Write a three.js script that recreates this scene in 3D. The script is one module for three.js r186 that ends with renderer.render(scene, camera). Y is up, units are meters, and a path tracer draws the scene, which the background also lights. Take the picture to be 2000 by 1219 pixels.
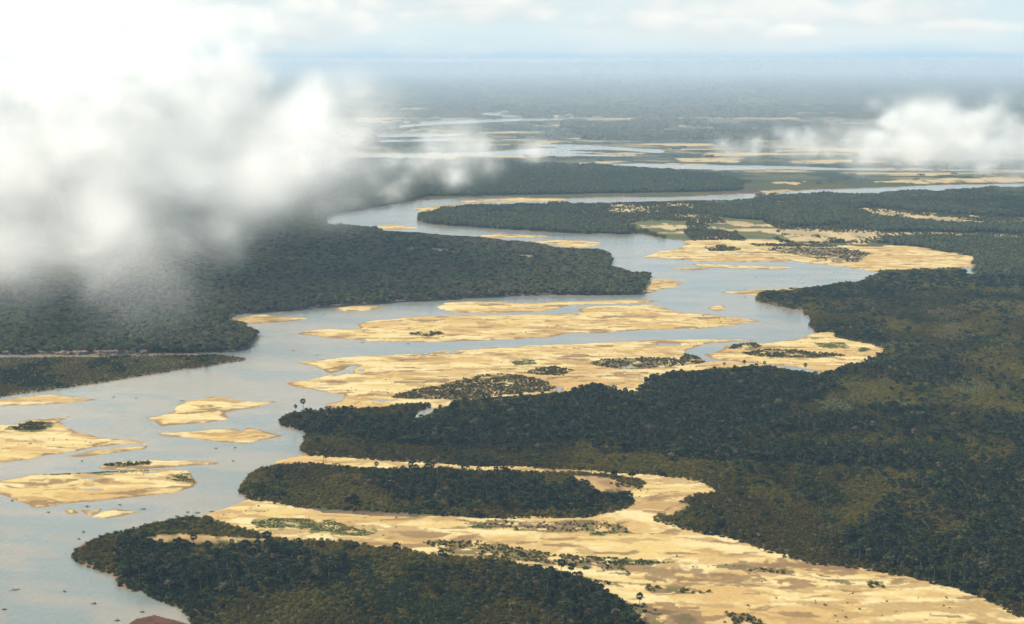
import * as THREE from 'three';
import { mergeGeometries } from 'three/addons/utils/BufferGeometryUtils.js';

// ---------- viewpoint, sky, sun, exposure ----------
const scene = new THREE.Scene();
const EYE = 385;                                   // metres above the river
const camera = new THREE.PerspectiveCamera(22.41, 1024 / 624, 2, 250000);
camera.position.set(0, EYE, 0);
camera.rotation.x = -9.109 * Math.PI / 180;
const renderer = new THREE.WebGLRenderer({ antialias: true });
renderer.toneMapping = THREE.LinearToneMapping;
renderer.toneMappingExposure = 1.6;
renderer.shadowMap.enabled = true;
const SUN_AZ = -78 * Math.PI / 180, SUN_EL = 44 * Math.PI / 180;   // ahead and to the left
const sunDir = new THREE.Vector3(Math.sin(SUN_AZ) * Math.cos(SUN_EL), Math.sin(SUN_EL), -Math.cos(SUN_AZ) * Math.cos(SUN_EL));
const sun = new THREE.DirectionalLight(new THREE.Color().setRGB(1, 0.89, 0.70), 4.9);
sun.name = 'sun';
sun.position.copy(sunDir).multiplyScalar(4000).add(new THREE.Vector3(0, 0, -2500));
sun.target.position.set(0, 0, -2500);
sun.castShadow = true;
sun.shadow.radius = 1.5;
sun.shadow.mapSize.set(4096, 4096);
Object.assign(sun.shadow.camera, { left: -3500, right: 3500, top: 3500, bottom: -3500, near: 10, far: 9000 });
scene.add(sun, sun.target);
scene.fog = new THREE.FogExp2(new THREE.Color().setRGB(0.46, 0.72, 1.0), 0.000039);

// ---------- numbers ----------
function rng(seed) {
  let a = seed >>> 0;
  return () => { a = (a + 0x6d2b79f5) | 0; let t = Math.imul(a ^ (a >>> 15), 1 | a); t = (t + Math.imul(t ^ (t >>> 7), 61 | t)) ^ t; return ((t ^ (t >>> 14)) >>> 0) / 4294967296; };
}
const lerp = (a, b, t) => a + (b - a) * t, clamp = (x, a = 0, b = 1) => Math.min(b, Math.max(a, x));
const step = (a, b, x) => { const t = clamp((x - a) / (b - a)); return t * t * (3 - 2 * t); };
const hash = (x, y, z) => { let h = Math.imul(x, 374761393) ^ Math.imul(y, 668265263) ^ Math.imul(z, 2147483647 - 1274126177); h = Math.imul(h ^ (h >>> 13), 1274126177); return ((h ^ (h >>> 16)) >>> 0) / 4294967296; };
function noise2(x, y, s = 0) {
  const ix = Math.floor(x), iy = Math.floor(y); let u = x - ix, v = y - iy; u = u * u * (3 - 2 * u); v = v * v * (3 - 2 * v);
  return lerp(lerp(hash(ix, iy, s), hash(ix + 1, iy, s), u), lerp(hash(ix, iy + 1, s), hash(ix + 1, iy + 1, s), u), v);
}
function fbm(x, y, n = 4, s = 0) { let a = 0.5, t = 0, m = 0; for (let i = 0; i < n; i++) { t += a * noise2(x, y, s + i); m += a; a *= 0.5; x = x * 2.03 + 17.1; y = y * 2.03 + 9.7; } return t / m; }
function noise3(x, y, z, s = 0) {
  const iz = Math.floor(z); let w = z - iz; w = w * w * (3 - 2 * w);
  return lerp(noise2(x, y, s + iz * 131), noise2(x, y, s + (iz + 1) * 131), w);
}
function fbm3(x, y, z, n = 4, s = 0) { let a = 0.5, t = 0, m = 0; for (let i = 0; i < n; i++) { t += a * noise3(x, y, z, s + i * 7); m += a; a *= 0.5; x = x * 2.03 + 5.3; y = y * 2.03 + 11.9; z = z * 2.03 + 3.1; } return t / m; }
const mix3 = (a, b, t) => [lerp(a[0], b[0], t), lerp(a[1], b[1], t), lerp(a[2], b[2], t)];

// ---------- the sky: bright humid air with broken white cloud ----------
{
  const W = 4096, H = 2048, data = new Float32Array(W * H * 4);
  const blobs = [], r = rng(11);
  for (let i = 0; i < 90; i++) blobs.push([r() * 360 - 180, 1.2 + r() * r() * 9, 3 + r() * 4, 0.5 + r() * 1.1]);
  // heaps of cumulus standing beyond the plain: azimuth, elevation, half width, half height in degrees
  blobs.push([-7.3, 1.1, 2.6, 1.3], [-8.8, 0.4, 1.4, 0.6], [7.4, 1.1, 2.8, 1.3], [6.0, 1.9, 1.3, 0.8], [-0.8, 1.6, 3.4, 0.8], [12.3, 1.5, 3.2, 0.9], [9.9, 0.85, 1.6, 0.5], [-4.6, 1.9, 0.9, 0.45], [15.5, 1.1, 2.4, 0.5], [3.2, 1.2, 1.5, 0.4]);
  const byAz = Array.from({ length: 360 }, () => []);
  for (const b of blobs) for (let k = Math.floor(b[0] - b[2] * 1.8); k <= b[0] + b[2] * 1.8; k++) byAz[((k % 360) + 360 + 180) % 360].push(b);
  const D = 180 / Math.PI;
  for (let j = 0; j < H; j++) {
    const el = ((j + 0.5) / H - 0.5) * Math.PI, e = el * D, sy = Math.sin(el), cy = Math.cos(el);
    if (e < -0.6) { for (let i = 0; i < W; i++) data.set([0.4, 0.47, 0.5, 1], (j * W + i) * 4); continue; }
    const air = mix3([0.47, 0.555, 0.56], [0.14, 0.235, 0.37], Math.pow(clamp(sy), 0.62));
    const coarse = e > 14 ? 4 : 1;
    for (let i = 0; i < W; i += coarse) {
      const round = ((i + 0.5) / W - 0.5) * 2 * Math.PI, x = Math.cos(round) * cy, z = Math.sin(round) * cy;
      let az = (round + Math.PI / 2) * D; if (az > 180) az -= 360;
      const ang = Math.acos(clamp(x * sunDir.x + sy * sunDir.y + z * sunDir.z, -1, 1)) * D;
      const glow = 0.5 * Math.exp(-ang / 13) + 0.14 * Math.exp(-ang / 40);
      let c = [air[0] + glow, air[1] + glow * 0.96, air[2] + glow * 0.88];
      c = mix3([0.36, 0.47, 0.535], c, 0.25 + 0.75 * step(0, 1.0, e));                 // the thick air just above the horizon
      const px = Math.cos(round) * 9, pz = Math.sin(round) * 9;
      // veil of thin stratus
      const veil = e > 14 ? step(0.42, 0.75, fbm3(x / (sy + 0.25) * 1.6 + 9, z / (sy + 0.25) * 1.6, 0.5, 4, 40)) : step(0.38, 0.66, fbm3(px * 1.3, pz * 1.3, e * 1.1, 4, 40));
      c = mix3(c, [0.54 + glow * 0.5, 0.57 + glow * 0.5, 0.56 + glow * 0.5], (e > 14 ? 0.4 : 0.62 - 0.22 * step(6, 14, e)) * veil);
      if (e < 14) {
        let dens = 0, low = 0;
        for (const b of byAz[(Math.floor(az) % 360 + 360 + 180) % 360]) {
          const u = (az - b[0]) / b[2], v = (e - b[1]) / (b[3] * (e < b[1] ? 0.55 : 1));
          const q = 1 - u * u - v * v;
          if (q > -1.5 && q > dens - 0.3) { if (q > dens) { dens = q; low = v; } }
        }
        if (dens > 0) {
          const n = fbm3(px * 5, pz * 5, e * 1.9, 5, 70);
          const a = step(0.05, 0.75, dens * 0.8 + (n - 0.5) * 1.5), lit = clamp(0.5 + low * 0.35 + (n - 0.5) * 0.9);
          c = mix3(c, mix3([0.415, 0.465, 0.485], [0.68, 0.67, 0.62], lit), 0.9 * a);
        }
      }
      for (let k = 0; k < coarse; k++) { const o = (j * W + i + k) * 4; data[o] = c[0]; data[o + 1] = c[1]; data[o + 2] = c[2]; data[o + 3] = 1; }
    }
  }
  const sky = new THREE.DataTexture(data, W, H, THREE.RGBAFormat, THREE.FloatType);
  sky.mapping = THREE.EquirectangularReflectionMapping;
  sky.magFilter = THREE.LinearFilter;
  sky.needsUpdate = true;
  scene.background = sky;
  scene.environment = sky;
}
// Plan of the valley, surveyed in metres: x to the right, then d ahead of the viewpoint, along the flood plain.
const PLAN = {}
PLAN.low = [-649.9,1747.0,-589.9,1777.1,-558.1,1811.1,-523.3,1837.5,-494.8,1861.5,-471.3,1889.3,-444.5,1917.9,-415.6,1940.7,-384.7,1957.4,-356.9,1994.9,-347.3,2012.5,-354.3,2033.9,-353.9,2097.2,-351.6,2152.3,-366.4,2227.3,-396.7,2298.5,-419.0,2321.6,-440.0,2340.4,-422.7,2374.1,-371.8,2398.8,-319.6,2429.0,-282.0,2449.6,-255.0,2462.1,-199.9,2491.8,-143.4,2508.0,-102.9,2524.4,-56.9,2546.6,-12.6,2557.9,32.1,2569.2,62.0,2586.4,122.1,2580.6,182.2,2580.6,212.4,2586.4,222.9,2621.5,236.1,2726.1,252.3,2798.3,251.6,2870.0,218.2,2870.0,199.3,2932.1,184.3,2961.9,197,3055,196,3158,181,3223,145,3232,97,3250,42,3353,-17,3382,-56,3436,-137,3472,-208,3524,-284,3567,-341,3644,-419,3667,-439,3690,-460,3761,-466,3885,-452,3963,-414,4031,-355,4159,-293,4303,-247,4358,-148,4407,4,4440,156,4407,312,4457,433,4440,542,4491,654,4560,735,4578,851,4668,892,4714,1006,4743,1189,4820,1316,4885,1438,4920,1605,4940,1861,4982,1801,4820,1553,4781,1458,4800,1382,4724,1253,4649,1177,4668,1072,4560,968,4560,923,4595,808,4542,703,4474,623,4342,497,4366,351,4311,248,4264,175,4264,117,4264,77,4218,18,4218,-44,4203,-116,4188,-177,4144,-201,4059,-226,3923,-219,3773,-166,3696,-81,3644,4,3588,84,3545,165,3508,241,3492,286,3503,323,3421,353,3382,379,3362,394,3353,466,3372,545,3334,646,3296,742,3241,814,3278,848,3241,882,3137,912,3079,912,3039,891.0,2977.0,861.2,2888.5,838.2,2825.4,818.6,2818.6,844.7,2910.1,768.5,2888.5,713.1,2867.2,676.0,2853.1,631.9,2784.9,600.6,2732.5,556.4,2713.4,526.9,2675.9,474.0,2639.4,440.7,2621.5,419.2,2621.5,403.5,2586.4,398.3,2546.6,398.1,2502.6,414.2,2460.0,436.2,2423.9,450.1,2408.8,450.0,2340.4,436.7,2289.3,433.6,2244.7,433.6,2206.0,458.6,2214.5,451.6,2172.6,473.3,2140.3,492.5,2112.7,495.6,2063.3,468.3,2026.7,451.9,1994.9,426.5,1974.3,395.0,1930.9,379.8,1911.5,355.3,1937.4,339.6,1950.7,319.1,1964.1,293.2,1960.7,264.5,1954.0,214.1,1930.9,199.7,1927.6,165.5,1892.4,152.1,1834.5,136.9,1802.5,123.1,1819.8,116.5,1849.4,99.6,1855.5,81.0,1837.5,62.8,1802.5,50.3,1805.4,29.2,1796.8,11.9,1791.2,-18.9,1779.9,-39.9,1768.8,-70.4,1752.4,-70.3,1733.7,-85.4,1712.7,-91.3,1694.8,-89.0,1672.2,-111.6,1677.2,-106.4,1702.4,-88.6,1731.0,-94.6,1747.0,-121.1,1744.4,-140.1,1728.4,-160.3,1723.1,-180.1,1720.5,-192.7,1720.5,-215.1,1707.5,-238.3,1702.4,-251.4,1679.7,-252.6,1657.5,-250.3,1645.4,-235.2,1624.1,-218.6,1612.5,-211.7,1572.0,-214.6,1546.1,-207.2,1525.1,-199.2,1502.6,-192.7,1506.6,-174.5,1492.6,-130.0,1484.7,-85.8,1474.9,-50.6,1469.1,1.5,1461.4,35.5,1453.8,86.5,1444.5,120.0,1435.2,143.0,1424.2,159.1,1418.8,171.4,1409.8,178.9,1387.0,188.5,1378.4,175.2,1371.6,158.2,1363.2,144.9,1345.1,129.7,1322.7,119.8,1296.4,119.6,1279.9,129.4,1269.6,148.5,1249.5,175.8,1234.1,194.3,1211.0,212.0,1187.5,229.9,1169.8,255.6,1158.6,274.5,1150.1,298.1,1135.8,311.8,1120.7,325.6,1111.5,338.1,1091.5,347.7,1072.1,348.3,1057.5,356.1,1048.3,385.1,1010.1,327.4,849.4,90.6,849.4,100.5,1000.8,94.4,1040.3,89.2,1050.3,83.6,1076.4,79.2,1091.5,70.0,1111.5,61.8,1127.6,48.7,1144.1,35.6,1156.2,17.7,1163.6,1.2,1181.1,-27.3,1187.5,-55.6,1193.9,-73.4,1201.8,-85.3,1211.0,-107.3,1215.1,-130.2,1227.2,-145.2,1231.3,-151.7,1234.1,-181.2,1236.9,-197.3,1243.8,-214.5,1259.5,-231.0,1269.6,-249.4,1285.8,-254.7,1297.9,-272.7,1296.4,-294.8,1285.8,-312.9,1265.2,-331.5,1249.5,-341.4,1230.0,-347.9,1211.0,-347.5,1196.5,-342.5,1181.1,-333.1,1167.3,-318.9,1155.0,-305.4,1146.5,-297.4,1139.4,-293.4,1123.0,-283.7,1112.7,-268.2,1102.5,-259.0,1091.5,-247.6,1081.7,-234.7,1069.0,-225.8,1050.3,-221.3,1040.3,-204.5,1000.8,-169.5,849.4,-339.1,849.4];
PLAN.chan = [-758.2,2048.5,-674.6,2041.2,-602.0,2037.6,-507.1,2037.6,-438.0,2048.5,-374.2,2067.0,-361.8,2078.2,-353.9,2097.2,-347.2,2019.6,-389.9,2044.8,-458.9,2035.8,-528.8,2030.3,-668.8,2023.2,-747.8,2019.6];
PLAN.isle = [-247.5,1387.0,-248.2,1406.3,-246.6,1437.0,-241.9,1461.4,-221.8,1474.9,-197.9,1480.8,-171.7,1467.2,-137.1,1464.3,-101.9,1457.6,-67.4,1461.4,-33.1,1453.8,1.5,1448.2,47.4,1444.5,69.4,1440.7,94.6,1435.2,119.0,1422.4,128.2,1402.7,119.9,1392.2,112.0,1375.0,108.3,1363.2,107.5,1340.2,95.2,1317.9,70.5,1294.8,47.3,1290.3,16.5,1290.3,-14.3,1285.8,-44.6,1287.3,-82.8,1290.3,-121.7,1293.3,-153.0,1300.9,-168.2,1307.1,-193.2,1322.7,-215.0,1340.2,-221.5,1341.8,-235.0,1354.9,-244.7,1375.0];
PLAN.far = [[225,5839,342,5897,480,5926,662,5839,885,5810,1021,5754,1195,5645,1805,5566,2066,5540,2038,5463,1780,5488,1176,5553,929,5592,733,5566,549,5645,397,5726,364,5810],[-839,6473,-567,6509,-371,6580,-146,6654,44,6844,204,7005,93,7173,172,7283,336,7217,487,7005,647,6844,644,6654,607,6580,501,6729,334,6884,241,6767,383,6617,154,6509,6,6438,-212,6369,-422,6236,-606,6236],[-720,8746,-639,9472,-490,9984,-270,10187,68,10508,370,10508,666,10695,477,10274,65,10093,-214,9741,-422,9472,-589,9217],[21,6544,234,6562,417,6438,598,6369,410,6336,207,6404],[-708,8264,-457,8321,-227,8264,-312,8042,-667,7935],[-654,7631,-450,7730,-302,7780,-319,7583,-626,7441],[-260,11514,0,12093,23,11739,-108,11193,106,10988,35,10695,-213,10988],[-957,12469,-817,12666,-612,12666,-676,12341,-886,12216]];
PLAN.flats = [[916,4045,959,4073,1008,3950,1092,3872,1105,3767,1187,3753,1336,3725,1316,3667,1102,3683,971,3785,953,3853,903,3923],[768,3767,825,3779,853,3725,784,3683],[563,3545,664,3604,756,3545,830,3567,821,3492,909,3508,1026,3492,1122,3436,1251,3421,1213,3315,1089,3334,955,3382,862,3401,800,3401,741,3296,695,3353,647,3401,594,3436],[479,3785,539,3749,600,3644,524,3644,490,3701],[276,3678,360,3678,440,3633,499,3615,454,3583,352,3594],[221,3990,260,4087,336,4130,383,4059,311,3976],[134,3923,173,3885,162,3834,136,3859],[706,4295,746,4303,740,4173,691,4144],[530,4311,616,4295,592,4233,532,4249],[404,4279,477,4188,461,4101,405,4144],[398,3937,495,3898,481,3834,412,3834],[809,4982,918,5003,891,4899,800,4879],[1116,4982,1250,5067,1416,5133,1604,5200,1800,5133,1740,4961,1456,4982,1284,4940],[-448,6140,-345,6269,-204,6302,-236,6077,-388,5985],[97,7488,245,7583,214,7350,118,7305],[341,6580,554,6580,521,6438,355,6456],[229,5897,377,5810,480,5699,635,5592,537,5514,368,5672],[623,6204,909,6236,849,5956,640,5985],[1058,6046,1248,6016,1185,5897,1051,5897],[142,10988,680,11090,679,10791,205,10600],[2042,11514,2474,11626,2347,11193,2003,11090],[725,4649,826,4705,836,4631,741,4560]];
PLAN.clear = [[-298.1,1232.7,-285.3,1242.4,-257.3,1242.4,-243.3,1236.9,-217.8,1234.1,-196.0,1227.2,-208.6,1223.1,-259.1,1220.4,-287.3,1223.1],[55.4,1427.8,77.2,1424.2,88.3,1418.8,100.8,1399.2,114.3,1387.0,110.2,1375.0,90.5,1369.9,71.8,1381.9,69.4,1399.2],[128.2,1316.4,148.1,1337.0,156.1,1329.0,135.5,1300.9,126.5,1297.9]];
PLAN.path = [-221,3223,-168,3206,-103,3162,-31,3120,50,3079,130,3047];
PLAN.bluff = [[-778.5,2048.5,-675.8,2044.8,-603.1,2041.2,-539.7,2041.2,-480.6,2048.5],[-418.9,2379.0,-372.5,2403.8,-320.3,2434.2,-243.2,2465.3,-143.7,2513.5,-57.0,2552.2,32.1,2574.9,122.3,2586.4,208.1,2586.4]];
PLAN.sand = {
  spit: [-425.2,2331.0,-394.6,2369.3,-373.9,2376.6,-342.4,2347.6,-302.2,2335.7,-331.5,2314.1,-369.5,2298.5,-384.2,2286.6,-400.6,2307.7],
  leftbar: [-630.6,1741.7,-585.5,1763.3,-563.6,1779.9,-536.4,1794.0,-507.5,1779.9,-475.7,1768.8,-496.6,1755.2,-528.4,1744.4,-575.1,1731.0,-621.4,1715.3],
  arrow: [-397.2,1677.2,-384.9,1682.2,-373.5,1699.9,-376.1,1736.3,-368.3,1760.6,-343.2,1782.7,-324.6,1771.6,-294.5,1752.4,-268.9,1760.6,-278.1,1744.4,-285.4,1728.4,-299.1,1717.9,-316.5,1699.9,-315.9,1687.2,-307.3,1667.3,-336.1,1650.2,-371.4,1635.9,-380.6,1655.1],
  leftisle: [-585.7,1628.8,-545.3,1638.3,-534.6,1640.6,-523.0,1659.9,-498.8,1669.7,-483.8,1679.7,-488.2,1659.9,-477.7,1638.3,-455.7,1605.6,-428.0,1585.3,-394.6,1572.0,-373.8,1561.1,-401.3,1554.6,-417.8,1546.1,-437.8,1527.2,-460.6,1512.7,-470.7,1492.6,-485.7,1484.7,-494.8,1480.8,-531.7,1473.0],
  sliver: [-433.7,1506.6,-416.4,1527.2,-386.8,1539.7,-367.2,1548.2,-368.1,1536.6,-391.7,1522.0,-411.8,1509.7,-426.1,1504.6],
  shrubby: [-394.8,1461.4,-389.4,1478.8,-373.1,1482.7,-357.1,1488.6,-339.2,1488.6,-312.9,1486.7,-299.9,1483.7,-283.5,1480.8,-286.1,1475.9,-317.7,1469.1,-342.0,1461.4,-374.8,1453.8],
  slab: [-496.8,1399.2,-473.2,1413.4,-446.1,1435.2,-406.3,1444.5,-349.1,1453.8,-305.5,1450.1,-289.8,1409.8,-292.3,1394.0,-306.5,1375.0,-343.4,1359.9,-379.1,1343.5,-400.2,1333.8,-414.5,1329.0,-428.7,1343.5,-447.3,1358.2,-459.8,1371.6,-490.9,1381.9],
  crumbA: [-386.4,1317.9,-380.6,1319.5,-373.0,1309.4,-380.3,1307.1],
  crumbB: [-372.2,1317.9,-363.7,1314.0,-355.8,1321.1,-356.3,1309.4,-361.9,1302.5],
  crumbC: [-356.8,1296.4,-353.3,1311.7,-342.9,1319.5,-320.2,1313.3,-330.1,1304.8,-342.9,1294.8],
  dart: [-368.0,1601.1,-353.3,1604.5,-337.4,1607.9,-328.7,1612.5,-314.5,1617.1,-291.8,1619.5,-282.3,1607.9,-277.8,1626.5,-262.1,1612.5,-238.4,1589.8,-256.4,1576.4,-270.3,1558.9,-301.2,1565.4,-326.2,1580.8,-342.3,1587.5,-357.6,1589.8],
  upper: [-114.2,2444.4,-107.3,2491.8,-70.1,2508.0,2.5,2491.8,60.0,2499.9,98.1,2508.0,148.2,2518.9,207.8,2529.9,235.9,2518.9,219.1,2491.8,146.3,2486.5,96.9,2475.8,73.2,2444.4,64.2,2423.9,44.3,2403.8,-25.2,2393.8,-66.8,2388.9,-95.5,2398.8],
  island: [-304.8,2206.0,-294.3,2231.7,-266.9,2249.1,-242.5,2236.0,-219.7,2244.7,-228.6,2282.1,-205.7,2321.6,-180.0,2335.7,-147.9,2352.4,-53.0,2369.3,43.8,2376.6,113.4,2393.8,98.2,2426.0,130.8,2454.8,174.3,2465.3,225.8,2470.5,241.8,2426.0,263.4,2388.9,303.2,2374.1,332.7,2347.6,369.7,2321.6,342.2,2298.5,326.3,2282.1,288.7,2257.9,221.8,2242.5,197.7,2242.5,130.9,2218.7,79.3,2206.0,27.2,2168.5,-35.4,2148.3,-97.7,2144.2,-160.0,2140.3,-192.5,2144.2,-225.0,2164.4,-250.9,2172.6,-281.6,2189.2],
  flat: [-273.1,1994.9,-242.9,2012.5,-201.7,2033.9,-188.2,2033.9,-133.8,2044.8,-84.8,2070.7,-7.6,2097.2,63.6,2118.5,125.8,2128.3,176.6,2140.3,213.2,2153.9,289.4,2160.4,333.7,2156.3,307.7,2148.3,273.1,2132.3,235.6,2085.8,223.4,2048.5,242.1,2023.2,248.5,1998.4,279.6,1998.4,314.0,1977.7,343.3,1957.4,333.9,1901.9,248.0,1870.7,153.8,1782.7,67.0,1755.2,59.8,1802.5,64.1,1840.5,54.0,1849.4,48.9,1796.8,35.0,1755.2,-57.4,1728.4,-170.3,1707.5,-200.4,1723.1,-208.0,1739.0,-195.2,1755.2,-187.3,1774.4,-198.2,1799.7,-224.5,1819.8,-262.0,1846.4,-271.0,1858.5,-248.4,1873.8,-229.9,1901.9,-197.2,1921.1,-191.1,1964.1,-203.8,1981.1,-213.6,1944.0,-225.5,1924.4,-250.6,1967.5],
  beach: [257.5,2044.8,284.6,2070.7,295.4,2112.7,329.1,2125.6,350.0,2120.5,414.2,2168.5,438.1,2214.5,461.7,2223.0,470.2,2193.4,491.0,2156.3,511.9,2124.4,511.3,2063.3,472.4,2012.5,441.9,1964.1,403.1,1901.9,384.8,1937.4,363.9,1964.1,328.2,1984.6,291.9,2001.9,267.1,2019.6],
  shore: [265,3087,311,3171,353,3219,379,3296,379,3362,392,3411,474,3431,554,3391,657,3353,754,3296,828,3334,870,3287,907,3188,934,3087,915,3023,872.4,2977.0,831.4,2917.4,761.1,2860.1,708.0,2846.1,679.3,2867.2,655.9,2910.1,630.2,2946.9,586.3,2984.6,545,3042,435,3015,368,3031,302,3079],
  thin: [344.1,2977.0,394.8,2969.4,460.0,2950.6,526.0,2935.8,506.9,2902.9,421.5,2917.4,356.7,2935.8],
  thinB: [288.1,2932.1,335.3,2924.7,370.9,2902.9,322.6,2895.7],
  tongue: [348.7,2615.6,397.3,2636.4,460.4,2651.4,490.5,2663.6,450.2,2586.4,403.5,2580.6,375.9,2595.1],
  tip: [213.8,2603.8,229.2,2707.0,249.4,2765.0,274.8,2765.0,302.3,2726.1,281.7,2682.0,246.9,2639.4,231.2,2598.0],
  speck: [307.3,2439.3,331.6,2465.3,337.2,2429.0,316.9,2413.8],
  bendA: [38,3353,101,3382,158,3366,191,3324,165,3259,115,3237,94,3278,61,3315],
  bendB: [-77,3461,-37,3498,64,3477,82,3451,3,3426,-56,3421],
  bendC: [-322,3667,-287,3713,-215,3633,-245,3599,-296,3610],
  horn: [-260,4101,-189,4203,-110,4233,-145,4059,-228,4017],
  ribbon: [-146,4342,-71,4374,29,4423,156,4399,128,4334,-45,4295,-118,4279],
  crescent: [-276.8,2439.3,-250.8,2460.0,-205.9,2454.8,-222.8,2418.9,-261.5,2408.8],
  channel: [-256.8,1294.8,-246.3,1311.7,-233.8,1329.0,-223.4,1345.1,-216.2,1348.4,-194.5,1332.2,-169.3,1316.4,-131.7,1307.1,-83.4,1299.4,-14.4,1294.8,47.6,1299.4,71.0,1304.0,95.9,1329.0,105.0,1361.6,111.5,1387.0,122.6,1397.4,123.8,1411.6,94.9,1440.7,47.5,1450.1,1.5,1453.8,-67.7,1467.2,-137.7,1471.0,-172.7,1476.9,-198.7,1486.7,-218.0,1482.7,-205.0,1496.6,-193.4,1512.7,-175.2,1498.6,-130.5,1490.6,-50.8,1474.9,35.6,1459.5,120.5,1440.7,159.9,1426.0,177.2,1411.6,186.3,1390.5,193.6,1375.0,176.2,1364.9,157.2,1354.9,146.0,1338.6,131.7,1316.4,122.7,1294.8,122.8,1285.8,133.1,1276.9,152.2,1256.6,178.9,1241.1,197.8,1217.7,215.5,1193.9,232.7,1176.0,257.2,1166.0,276.1,1157.4,299.6,1141.7,313.6,1127.6,329.0,1117.2,342.3,1098.1,351.5,1077.4,353.2,1061.6,361.3,1053.4,394.1,1015.8,330.7,842.7,84.1,842.7,93.7,1000.8,87.3,1040.3,82.1,1050.3,76.3,1076.4,71.5,1087.1,62.1,1104.8,53.8,1118.4,40.7,1134.6,27.5,1146.5,9.8,1156.2,-6.7,1173.5,-35.0,1178.6,-63.1,1183.7,-80.8,1191.4,-92.8,1201.8,-114.8,1207.1,-137.6,1219.1,-180.1,1228.6,-196.0,1235.5,-213.1,1250.9,-229.8,1262.3,-247.8,1276.9],
  mud: [-270.0,1024.5,-261.1,1050.3,-251.2,1057.0,-236.6,1047.3,-221.4,1037.3,-206.2,1000.8,-256.8,991.6],
};
PLAN.zone = {
  wood: [-939.6,2030.3,-360.0,2055.9,-357.2,2257.9,249.4,2529.9,305,3104,165,3372,-435,3809,-246,4457,666,4649,700,4839,716,5003,684,5187,613,5352,534,5488,362,5672,204,5765,6,5868,-199,5968,-481,6077,-2785,6140],
  terrace: [-926.8,2001.9,-353.2,2055.9,-326.5,1934.2,-574.3,1728.4,-743.7,1594.3],
  isleA: [-230,3872,-202,4144,-96,4203,138,4233,167,3937,267,3556,239,3472,0,3524,-205,3690],
  isleB: [494,3990,542,4159,673,4279,703,4474,927,4613,1187,4705,1482,4879,1808,4839,1419,3785,1109,3937,1028,4031,944,4144,875,4073,871,3872,932,3761,1014,3655,1192,3655,1363,3633,1296,3451,1032,3513,833,3545,770,3690,662,3622,617,3785,525,3834],
  isleC: [794,3353,889,3401,991,3372,1246,3315,1038.0,2751.9,831.6,2771.6,912,3063,880,3129,845,3232,798,3278],
  heath: [165,4218,706,4342,1765,4724,1232,3278,326,3324,230,3524],
  right: [-267.9,1715.3,63.5,1917.9,386.4,2675.9,879.5,2984.6,1109.9,2946.9,349.2,884.9,296.4,964.9,193.2,1142.9,121.3,1242.4,116.0,1297.9,132.5,1338.6,155.7,1387.0,135.2,1417.0,0.0,1448.2,-197.7,1478.8],
  isle: [-251.0,1387.0,-248.7,1488.6,126.9,1459.5,135.6,1395.7,85.3,1268.1,-232.0,1329.0],
  head: [-352.3,1186.2,-319.2,1282.8,-255.8,1313.3,40.0,1186.2,112.5,1000.8,95.7,842.7,-188.6,842.7],
};
PLAN.grove = {
  g1: [-246.5,1684.7,-214.7,1699.9,-131.1,1640.6,-73.8,1707.5,-23.2,1747.0,59.4,1791.2,154.2,1861.5,208.9,1911.5,287.6,1930.9,349.9,1886.2,387.5,1825.7,319.2,1715.3,267.8,1677.2,239.0,1594.3,193.9,1529.2,164.1,1488.6,125.6,1504.6,50.6,1516.8,0.0,1504.6,-77.0,1537.6,-145.2,1554.6,-199.7,1576.4],
  g2: [167.3,1677.2,267.8,1677.2,372.2,1659.9,383.5,1598.8,349.7,1589.8,213.1,1598.8,159.4,1594.3],
  g3: [167.7,1572.0,240.4,1567.6,306.2,1529.2,376.9,1504.6,442.0,1469.1,423.7,1422.4,340.3,1453.8,274.3,1465.3,207.6,1478.8,164.1,1488.6],
  g4: [255.4,1212.4,294.4,1268.1,351.1,1378.4,407.2,1431.5,571.6,1529.2,392.0,1029.4,336.1,1102.5,301.4,1142.9,269.5,1173.5],
  g5: [393.3,1715.3,462.8,1741.7,498.5,1664.8,603.2,1617.1,557.0,1488.6,459.3,1529.2,398.3,1572.0],
  g6: [412.2,2615.6,532.9,2707.0,693.0,2818.6,1054.8,2874.2,983.6,2675.9,588.2,2557.9,451.1,2449.6,403.1,2502.6],
  g7: [407.6,2055.9,516.3,2055.9,581.0,1950.7,499.1,1768.8,423.8,1825.7,381.2,1886.2],
  i1: [-137.6,1417.0,-85.2,1413.4,-32.8,1399.2,32.4,1381.9,69.3,1378.4,104.1,1337.0,48.4,1308.6,-30.8,1310.2,-75.2,1316.4,-111.1,1351.6],
  h1: [-312.8,1196.5,-287.9,1220.4,-234.0,1217.7,-178.3,1201.8,-119.9,1183.7,-135.8,1113.8,-214.6,1091.5,-264.0,1113.8,-296.1,1137.0],
  h2: [15.4,1137.0,53.6,1131.1,83.5,1070.0,90.2,1019.7,27.3,1000.8,11.0,1080.7],
};
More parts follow.
